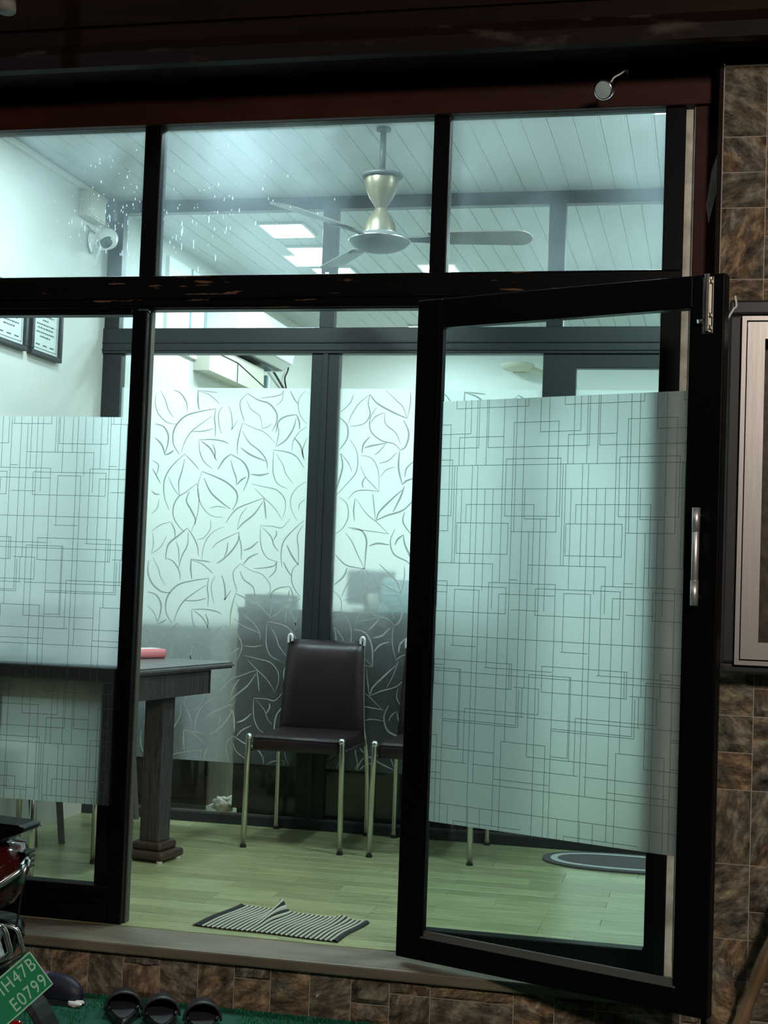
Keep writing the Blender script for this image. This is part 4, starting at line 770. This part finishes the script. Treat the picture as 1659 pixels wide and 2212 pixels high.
wlp = tag(empty('wall_lamp', (-1.42, 6.25, 2.80)), 'small dome fitting with an arm on the back wall right of the partition post', 'wall lamp')
bm = bmesh.new(); lathe(bm, [(0.0, 0.0), (0.10, 0.0), (0.13, 0.03), (0.13, 0.04), (0.0, 0.04)], 24)
for v in bm.verts: v.co = Vector((v.co.x, v.co.y - 0.16, v.co.z))
obj('dome', bm, M['cream'], wlp, smooth=True); obj('arm', T([(0.08, -0.12, 0.02), (0.24, -0.10, -0.035)], 0.022, 8), M['cream'], wlp); obj('wall_plate', B(-0.05, 0.05, -0.03, 0.0, 0.0, 0.08), M['cream'], wlp)
# ---- mats and rug ---------------------------------------------------------
def blend_quad(c, u, v): return c[0] * (1 - u) * (1 - v) + c[1] * u * (1 - v) + c[2] * u * v + c[3] * (1 - u) * v
dm = tag(empty('doormat', (0, 0, 0.001)), 'striped charcoal and cream woven mat with a ruck on the door sill', 'mat')
cs = [Vector((-1.653, 0.075, 0)), Vector((-1.138, 0.033, 0)), Vector((-1.099, 0.326, 0)), Vector((-1.599, 0.409, 0))]
NS = 27
def mat_h(u, v):
    h = 0.040 * math.exp(-((u - 0.335 - 0.10 * (1 - v)) / 0.040) ** 2) * max(0, (v - 0.30) / 0.70) ** 1.2
    h += 0.010 * math.exp(-((u - 0.80) / 0.05) ** 2) * max(0, (v - 0.6) / 0.4); return h
def edge_in(u, v): return 0.016 * math.sin(u * 9) * (v - 0.5) * 0.5
def rib(bm, u0, u1, hgt):
    M_ = 14; rows = []
    for j in range(M_ + 1):
        v = j / M_; row = []
        for i, k in enumerate((0.0, 0.25, 0.5, 0.75, 1.0)):
            u = u0 + (u1 - u0) * k; p = blend_quad(cs, u, v); p = p + Vector((0.004 * math.sin(v * 7 + 2), edge_in(u, v), 0.002 + mat_h(u, v) + hgt * math.sin(PI * k)))
            row.append(bm.verts.new(p))
        rows.append(row)
    for j in range(M_):
        for i in range(4): bm.faces.new((rows[j][i], rows[j][i + 1], rows[j + 1][i + 1], rows[j + 1][i]))
    # underside
    lo = [bm.verts.new((r_[0].co.x, r_[0].co.y, max(0.0, r_[0].co.z - 0.003))) for r_ in rows]; hi = [bm.verts.new((r_[4].co.x, r_[4].co.y, max(0.0, r_[4].co.z - 0.003))) for r_ in rows]
    for j in range(M_):
        bm.faces.new((rows[j][0], rows[j + 1][0], lo[j + 1], lo[j])); bm.faces.new((rows[j][4], hi[j], hi[j + 1], rows[j + 1][4]))
for u0, u1 in ((0.0, 0.045), (0.955, 1.0)):
    bm = bmesh.new(); rib(bm, u0, u1, 0.007); obj('border', bm, M['matdark'], dm, smooth=True)
for k in range(NS):
    a = 0.045 + 0.91 * k / NS; b = 0.045 + 0.91 * (k + 1) / NS; mid = (a + b) / 2
    bm = bmesh.new(); rib(bm, a, mid, 0.003); obj('dark_stripe', bm, M['matdark'], dm, smooth=True)
    bm = bmesh.new(); rib(bm, mid, b, 0.0045); obj('light_stripe', bm, M['matlight'], dm, smooth=True)
rg = tag(empty('oval_rug', (-0.30, 1.755, 0.0)), 'grey oval rug with a pale ring on the floor at the right of the partition', 'rug')
def oval(rx, ry, n=48, ex=2.4):
    out = []
    for k in range(n):
        a = 2 * PI * k / n; c, s = math.cos(a), math.sin(a); out.append((rx * math.copysign(abs(c) ** (2 / ex), c), ry * math.copysign(abs(s) ** (2 / ex), s)))
    return out
def ringmesh(o1, o2, z0, z1):
    bm = bmesh.new(); n = len(o1)
    A_ = [bm.verts.new((*p, z1)) for p in o1]; B_ = [bm.verts.new((*p, z1)) for p in o2]; D_ = [bm.verts.new((*p, z0)) for p in o1]
    for k in range(n):
        q = (k + 1) % n; bm.faces.new((A_[k], A_[q], B_[q], B_[k])); bm.faces.new((D_[k], D_[q], A_[q], A_[k]))
    return bm
obj('outer_border', ringmesh(oval(0.36, 0.20), oval(0.325, 0.165), 0.0005, 0.009), M['ruggrey'], rg); obj('pale_ring', ringmesh(oval(0.325, 0.165), oval(0.295, 0.135), 0.0005, 0.010), M['ruglight'], rg)
obj('centre', prism(bmesh.new(), oval(0.295, 0.135), 0.0005, 0.009), M['ruggrey'], rg)

# ================================================================== OUTSIDE THINGS
# ---- wall-mounted showcase at the right --------------------------------------
sg = tag(empty('wall_showcase', (0.0, -0.105, 0.0)), 'aluminium framed showcase in a dark casing on the stone wall', 'showcase')
x0, x1, z0, z1 = 0.05, 0.95, 0.945, 2.05
bm = bmesh.new()
for a in ((x0, x1, z1 - 0.045, z1), (x0, x1, z0, z0 + 0.03), (x0, x0 + 0.042, z0 + 0.03, z1 - 0.045), (x1 - 0.042, x1, z0 + 0.03, z1 - 0.045)): box(bm, a[0], a[1], -0.095, 0.0, a[2], a[3], 0.008, 2)
obj('casing', bm, M['casing'], sg)
def frame(bm, xa, xb, za, zb, w, ya, yb, bev=0.002):
    # mitred frame bars
    for P in (((xa, za), (xb, za), (xb - w, za + w), (xa + w, za + w)), ((xa, zb), (xa + w, zb - w), (xb - w, zb - w), (xb, zb)), ((xa, za), (xa + w, za + w), (xa + w, zb - w), (xa, zb)), ((xb, za), (xb, zb), (xb - w, zb - w), (xb - w, za + w))):
        prism(bm, list(P), ya, yb, 'y')
bm = bmesh.new(); frame(bm, 0.088, 0.912, 0.972, 1.998, 0.013, -0.112, -0.09); obj('outer_frame', bm, M['alu'], sg)
bm = bmesh.new(); frame(bm, 0.1045, 0.895, 0.989, 1.981, 0.050, -0.108, -0.085); fr_ = obj('sash', bm, M['alu'], sg)
obj('sash_pane', B(0.15, 0.85, -0.097, -0.093, 1.035, 1.935), M['glass'], fr_)
obj('back_panel', B(0.09, 0.91, -0.03, -0.005, 0.975, 1.995), M['darkpanel'], sg)
obj('tape_scrap', T(tube_pts((0.045, -0.10, 1.99), (0.062, -0.102, 2.02), (0.070, -0.104, 2.03), (0.066, -0.104, 2.06)), [0.003] * 15 + [0.002], 5), M['paper'], sg)
# ---- pipe, spotlight, stick, rock ---------------------------------------------
sp = tag(empty('spotlight', (-0.335, -0.17, 2.712), 0.0), 'small chrome spotlight hanging from the maroon fascia above the right pane', 'spotlight')
bm = bmesh.new(); lathe(bm, [(0.0, 0.030), (0.018, 0.028), (0.026, 0.010), (0.030, -0.012), (0.031, -0.022), (0.028, -0.024)], 24)
R3 = Matrix.Rotation(math.radians(-20), 4, 'Z') @ Matrix.Rotation(math.radians(-68), 4, 'X')
for v in bm.verts: v.co = R3.to_3x3() @ v.co
obj('housing', bm, M['chrome'], sp, smooth=True)
bm = bmesh.new(); lathe(bm, [(0.0, -0.026), (0.015, -0.025), (0.026, -0.0235)], 24)
for v in bm.verts: v.co = R3.to_3x3() @ v.co
obj('lens', bm, M['clearlens'], sp, smooth=True)
obj('wire', T(tube_pts((0.01, 0.02, 0.02), (0.02, 0.03, 0.045), (0.04, 0.05, 0.065), (0.055, 0.10, 0.095), (0.055, 0.146, 0.10)), 0.0028, 8), M['white'], sp, smooth=True)
pi_ = tag(empty('drain_pipe', (-2.185, -0.50, 2.925)), 'grey pipe end hanging at the top left corner', 'pipe')
obj('pipe_body', T([(0, 0, 0), (-0.05, 0.05, 0.5)], 0.026, 16), M['pipe'], pi_, smooth=True); obj('pipe_collar', T([(0, 0, -0.003), (-0.003, 0.003, 0.03)], 0.029, 16), M['pipe'], pi_, smooth=True)
sk = tag(empty('wooden_stick', (0.075, -0.33, -0.162)), 'brown wooden stick leaning on the stone wall at bottom right', 'stick')
P_ = smoothpath([(0, 0, 0), (0.038, 0.02, 0.09), (0.095, 0.05, 0.25), (0.17, 0.10, 0.45), (0.26, 0.21, 0.72)], 5)
obj('shaft', T(P_, [0.019 + 0.003 * math.sin(i * 1.3) for i in range(len(P_))], 12), M['bamboo'], sk, smooth=True)
obj('butt', T([(0, 0, 0), (0.004, 0.002, 0.012)], 0.0215, 12), M['bamboo'], sk)
rk = tag(empty('rounded_rock', (0.075, -0.19, -0.172)), 'upright rounded brown rock beside the bottom corner of the open door', 'rock')
bm = bmesh.new(); bmesh.ops.create_icosphere(bm, subdivisions=3, radius=1)
for v in bm.verts:
    k = 1 + 0.10 * noise.noise(v.co * 2.2) + 0.05 * noise.noise(v.co * 7); v.co = Vector((v.co.x * 0.042 * k, v.co.y * 0.045 * k, v.co.z * 0.145 * k))
obj('rock_body', bm, M['stone'], rk, (0, 0, 0.145), smooth=True)

# ---- sandals ------------------------------------------------------------------
def sole_pts(s=1.0, n=28):
    out = []
    for k in range(n):
        a = 2 * PI * k / n; y = math.sin(a) * 0.132; w = 0.050 * math.cos(a); t = y / 0.132
        w *= (0.86 - 0.16 * math.cos(PI * t) * -1 * 0.6 + 0.10 * t) ; out.append((w * s, y))
    return out
def sandal(loc, rz, label, group):
    t = tag(empty('sandal', loc, rz), label, 'sandal', group)
    # heel to the far side (+y), toes toward the viewer (-y)
    bm = prism(bmesh.new(), sole_pts(), 0.0, 0.024); bmesh.ops.bevel(bm, geom=[e for e in bm.edges if abs(e.verts[0].co.z - e.verts[1].co.z) < 1e-6], offset=0.005, segments=2, affect='EDGES')
    obj('sole', bm, M['sandal'], t, smooth=True)
    obj('insole', prism(bmesh.new(), [(x * 0.88, y * 0.94) for x, y in sole_pts()], 0.0235, 0.028), M['sole'], t)
    # raised rim around the far end
    pts = [(x * 0.97, y * 0.985, 0.030 + 0.010 * max(0, y / 0.132)) for x, y in sole_pts(1.0, 40) if y > -0.05]
    pts = sorted(pts, key=lambda p: math.atan2(p[1] + 0.05, p[0]))
    obj('rim', T(pts, 0.0062, 8), M['sandal'], t, smooth=True)
    bm = bmesh.new(); n = 14; rows = []; J = 9
    for j in range(J + 1):
        tt = j / J; y = -0.012 + 0.140 * math.sin(tt * PI / 2); k = max(0.04, math.cos(tt * PI / 2) ** 0.75)
        rows.append([(0.055 * k * math.cos(PI * i / n), y - 0.02 * (1 - tt) * math.sin(PI * i / n), 0.018 + 0.058 * k * math.sin(PI * i / n) ** 0.85) for i in range(n + 1)])
    top = [[bm.verts.new(p) for p in r] for r in rows]
    for j in range(J):
        for i in range(n): bm.faces.new((top[j][i], top[j][i + 1], top[j + 1][i + 1], top[j + 1][i]))
    o = obj('closed_upper', bm, M['sandal'], t, smooth=True); sm = o.modifiers.new('thickness', 'SOLIDIFY'); sm.thickness = 0.003
    obj('opening_binding', T([(p[0], p[1], p[2]) for p in rows[0]], 0.0042, 8), M['sole'], t, smooth=True)
    return t
G_ = 'black sandals on the turf'
sandal((-1.700, -0.37, -0.171), math.radians(22), 'black closed-toe sandal tucked beside the pair, leftmost of three on the turf', G_)
sandal((-1.572, -0.385, -0.171), math.radians(22), 'black closed-toe sandal, middle of three on the turf', G_)
sandal((-1.438, -0.39, -0.171), math.radians(20), 'black closed-toe sandal with grey insole, rightmost of three on the turf', G_)
sh = tag(empty('slip_on_shoe', (-1.975, -0.30, -0.171), math.radians(78)), 'dark navy and purple slip-on shoe partly behind the number plate', 'shoe')
bm = bmesh.new(); bmesh.ops.create_uvsphere(bm, u_segments=20, v_segments=12, radius=1)
for v in bm.verts: v.co = Vector((v.co.x * 0.045, v.co.y * 0.125, max(0.0, v.co.z + 0.1) * 0.062 * (1.0 - 0.25 * v.co.y)))
obj('upper', bm, M['navy'], sh, (0, 0, 0.014), smooth=True)
obj('sole', prism(bmesh.new(), [(x, y) for x, y in sole_pts()], 0.0, 0.016), M['casing'], sh)
bm = bmesh.new(); bmesh.ops.create_uvsphere(bm, u_segments=16, v_segments=10, radius=1)
for v in bm.verts: v.co = Vector((v.co.x * 0.040, v.co.y * 0.05, max(0, v.co.z) * 0.072))
obj('purple_panel', bm, M['purple'], sh, (0.0, 0.025, 0.014), smooth=True)
sc_ = tag(obj('paper_scrap', bmesh.new(), M['paper']), 'crumpled white paper scrap on the turf right of the navy shoe', 'paper')
bm = bmesh.new(); bmesh.ops.create_icosphere(bm, subdivisions=2, radius=0.016)
for v in bm.verts: v.co *= 1 + 0.8 * noise.noise(v.co * 120); v.co.z = v.co.z * 0.55; v.co.x *= 1.7
bm.to_mesh(sc_.data); bm.free(); sc_.location = (-1.865, -0.345, -0.160)

# ---- scooter: rear end entering the picture at lower left -------------------------
SY = -0.95
sco = tag(empty('scooter', (-2.025, SY, -0.18)), 'dark red electric scooter with chrome rear rails and green number plate', 'scooter')
def S(x, y, z): return (x + 2.05, y, z + 0.18)   # world x,z (and y offset from SY) to local
bm = bmesh.new(); prism(bm, [(S(x, 0, z)[0], S(x, 0, z)[2]) for x, z in ((-2.62, 0.52), (-1.86, 0.515), (-1.742, 0.510), (-1.728, 0.500), (-1.735, 0.492), (-1.83, 0.462), (-1.90, 0.452), (-2.62, 0.44))], -0.13, -0.02, 'y')
bmesh.ops.bevel(bm, geom=bm.edges[:], offset=0.006, segments=2, affect='EDGES'); obj('rear_carrier', bm, M['gloss'], sco)
bm = bmesh.new(); prism(bm, [(S(x, 0, z)[0], S(x, 0, z)[2]) for x, z in ((-2.5, 0.47), (-1.85, 0.478), (-1.808, 0.474), (-1.800, 0.462), (-1.83, 0.445), (-2.5, 0.42))], -0.11, -0.01, 'y')
bmesh.ops.bevel(bm, geom=bm.edges[:], offset=0.006, segments=2, affect='EDGES'); obj('seat', bm, M['gloss'], sco)
def body(bm, prof, yw):
    rows = []
    for (xa, z) in prof:
        row = []
        for k in range(13):
            a = -PI / 2 + PI * k / 12; row.append(bm.verts.new(S(xa - 0.10 * (1 - math.cos(a)), yw * math.sin(a), z)))
        row.append(bm.verts.new(S(-2.75, yw, z))); row.insert(0, bm.verts.new(S(-2.75, -yw, z))); rows.append(row)
    for r0, r1 in zip(rows, rows[1:]):
        for i in range(len(r0) - 1): bm.faces.new((r0[i], r0[i + 1], r1[i + 1], r1[i]))
    bm.faces.new(rows[0]); bm.faces.new(rows[-1][::-1])
bm = bmesh.new(); body(bm, [(-1.86, 0.452), (-1.80, 0.435), (-1.782, 0.40), (-1.785, 0.355), (-1.80, 0.31), (-1.825, 0.275), (-1.88, 0.25)], 0.11); obj('tail_body', bm, M['bodyred'], sco, smooth=True)
bm = bmesh.new()
for k in range(4): box(bm, *[v for v in (S(-1.80, 0, 0)[0], S(-1.772, 0, 0)[0])], -0.03, 0.03, S(0, 0, 0.375 + k * 0.013)[2], S(0, 0, 0.383 + k * 0.013)[2], 0.002, 1)
obj('vent_rib', bm, M['gloss'], sco)
rail = [S(-2.30, -0.14, 0.275), S(-1.98, -0.14, 0.305), S(-1.83, -0.13, 0.337), S(-1.765, -0.10, 0.378), S(-1.757, -0.075, 0.395), S(-1.775, -0.02, 0.402), S(-1.84, 0.02, 0.39), S(-2.10, 0.05, 0.34)]
obj('grab_rail', T(smoothpath(rail, 6), 0.0095, 14), M['chrome'], sco, smooth=True)
obj('rail_bracket', T([S(-1.757, -0.08, 0.352), S(-1.748, -0.06, 0.412)], 0.008, 12), M['chrome'], sco, smooth=True)
obj('brake_cable', T(smoothpath([S(-1.740, -0.07, 0.395), S(-1.757, -0.07, 0.33), S(-1.770, -0.06, 0.25), S(-1.785, -0.05, 0.17)], 5), 0.0028, 8), M['rubber'], sco, smooth=True)
g2 = [S(-2.05, -0.12, 0.258), S(-1.82, -0.12, 0.250), S(-1.785, -0.11, 0.240), S(-1.772, -0.105, 0.205), S(-1.768, -0.10, 0.175), S(-1.79, -0.105, 0.158), S(-1.84, -0.12, 0.135), S(-2.05, -0.13, 0.075)]
obj('lamp_guard', T(smoothpath(g2, 6), 0.0075, 14), M['chrome'], sco, smooth=True)
obj('lamp_guard', T(smoothpath([(p[0] + 0.012, p[1] + 0.05, p[2] - 0.012) for p in g2[1:]], 6), 0.006, 12), M['chrome'], sco, smooth=True)
bm = bmesh.new(); body(bm, [(-1.80, 0.235), (-1.785, 0.215), (-1.785, 0.19), (-1.81, 0.15)], 0.085); obj('lamp_housing', bm, M['gloss'], sco, smooth=True)
bm = bmesh.new(); prism(bm, [(S(x, 0, z)[0], S(x, 0, z)[2]) for x, z in ((-1.99, 0.232), (-1.825, 0.236), (-1.825, 0.180), (-1.99, 0.13))], -0.105, -0.08, 'y'); obj('tail_lamp', bm, M['redlens'], sco)
bm = bmesh.new(); prism(bm, [(S(x, 0, z)[0], S(x, 0, z)[2]) for x, z in ((-1.822, 0.234), (-1.800, 0.228), (-1.797, 0.22), (-1.806, 0.200), (-1.79, 0.163), (-1.81, 0.16), (-1.822, 0.19))], -0.105, -0.08, 'y'); obj('turn_lens', bm, M['clearlens'], sco)
# number plate
pa = (R_ * 0.62 + U_ * 0.48 + FW * 0.60).normalized(); pb_ = (R_ * -0.46 + U_ * 0.86); pb_ = (pb_ - pa * pb_.dot(pa)).normalized(); pn = pa.cross(pb_).normalized()
PWD, PH = 0.185, 0.108
corner = Vector((-1.737, -1.0, 0.171))           # top right corner of the plate
ctr = corner - pa * PWD / 2 - pb_ * PH / 2
mp_ = Matrix.Identity(4)
for i in range(3): mp_[i][0] = pa[i]; mp_[i][1] = pb_[i]; mp_[i][2] = pn[i]
mp_.translation = ctr - Vector((-2.05, SY, -0.18))
bm = box(bmesh.new(), -PWD / 2, PWD / 2, -PH / 2, PH / 2, -0.0012, 0.0012)
plate_o = obj('number_plate', bm, M['plate'], sco); plate_o.matrix_local = mp_
bm = bmesh.new()
for a in ((-PWD / 2, PWD / 2, PH / 2 - 0.0035, PH / 2), (-PWD / 2, PWD / 2, -PH / 2, -PH / 2 + 0.0035), (-PWD / 2, -PWD / 2 + 0.0035, -PH / 2, PH / 2), (PWD / 2 - 0.0035, PWD / 2, -PH / 2, PH / 2)): box(bm, a[0], a[1], a[2], a[3], 0.0, 0.0028)
obj('plate_rim', bm, M['plate_txt'], plate_o)
def text(body_, size, loc, parent, mt, name, ext=0.0006, xs=1.0):
    cu_ = bpy.data.curves.new(name, 'FONT'); cu_.body = body_; cu_.size = size; cu_.extrude = ext; cu_.align_x = 'RIGHT'; cu_.space_character = 1.15
    to = bpy.data.objects.new('tmp', cu_); C.objects.link(to); dg = bpy.context.evaluated_depsgraph_get(); dg.update()
    me = bpy.data.meshes.new_from_object(to.evaluated_get(dg)); bpy.data.objects.remove(to); me.materials.clear(); me.materials.append(mt)
    for v in me.vertices: v.co.x *= xs
    o = bpy.data.objects.new(name, me); C.objects.link(o); o.parent = parent; o.location = loc; return o
text('MH47B', 0.050, (PWD / 2 - 0.008, 0.009, 0.0016), plate_o, M['plate_txt'], 'lettering', xs=0.80)
text('E0799', 0.050, (PWD / 2 - 0.008, -0.044, 0.0016), plate_o, M['plate_txt'], 'lettering', xs=0.80)
bm = bmesh.new(); lathe(bm, [(0.0, 0.006), (0.004, 0.005), (0.005, 0.001)], 12, (PWD / 2 - 0.030, PH / 2 - 0.012, 0)); obj('plate_bolt', bm, M['chrome'], plate_o, smooth=True)
# mudguard and rear wheel under the plate
bm = bmesh.new(); rows = []
for k in range(10):
    a = math.radians(62 - 8 * k); rows.append([bm.verts.new(S(-1.99 + 0.31 * math.cos(a), yy, -0.09 + 0.22 * math.sin(a) + zz)) for yy, zz in ((-0.055, -0.015), (-0.04, 0.0), (0.04, 0.0), (0.055, -0.015))])
for r0, r1 in zip(rows, rows[1:]):
    for i in range(3): bm.faces.new((r0[i], r0[i + 1], r1[i + 1], r1[i]))
o = obj('mudguard', bm, M['fendermat'], sco); sm = o.modifiers.new('t', 'SOLIDIFY'); sm.thickness = 0.004
bm = bmesh.new(); n = 40; rr = 0.20; tr = 0.042; rings = []
for k in range(n):
    a = 2 * PI * k / n; rings.append([bm.verts.new(S(-2.06 + (rr + tr * math.cos(b)) * math.cos(a), tr * math.sin(b), 0.071 + (rr + tr * math.cos(b)) * math.sin(a))) for b in [2 * PI * q / 10 for q in range(10)]])
for k in range(n):
    for q in range(10): bm.faces.new((rings[k][q], rings[(k + 1) % n][q], rings[(k + 1) % n][(q + 1) % 10], rings[k][(q + 1) % 10]))
wh = obj('rear_wheel', bm, M['rubber'], sco, smooth=True)
bm = bmesh.new(); tube(bm, [S(-2.06, -0.035, 0.071), S(-2.06, 0.035, 0.071)], 0.155, 30); obj('wheel_rim', bm, M['alu'], wh)
obj('red_glint', B(*[v for v in (S(-1.775, 0, 0)[0], S(-1.735, 0, 0)[0])], -0.09, -0.075, S(0, 0, -0.04)[2], S(0, 0, 0.0)[2], 0.006), M['redlens'], sco)  # red block standing in for a red light reflection
bm = bmesh.new(); body(bm, [(-1.95, 0.27), (-1.93, 0.2), (-1.95, 0.12), (-2.05, 0.10)], 0.07); obj('chassis', bm, M['casing'], sco)
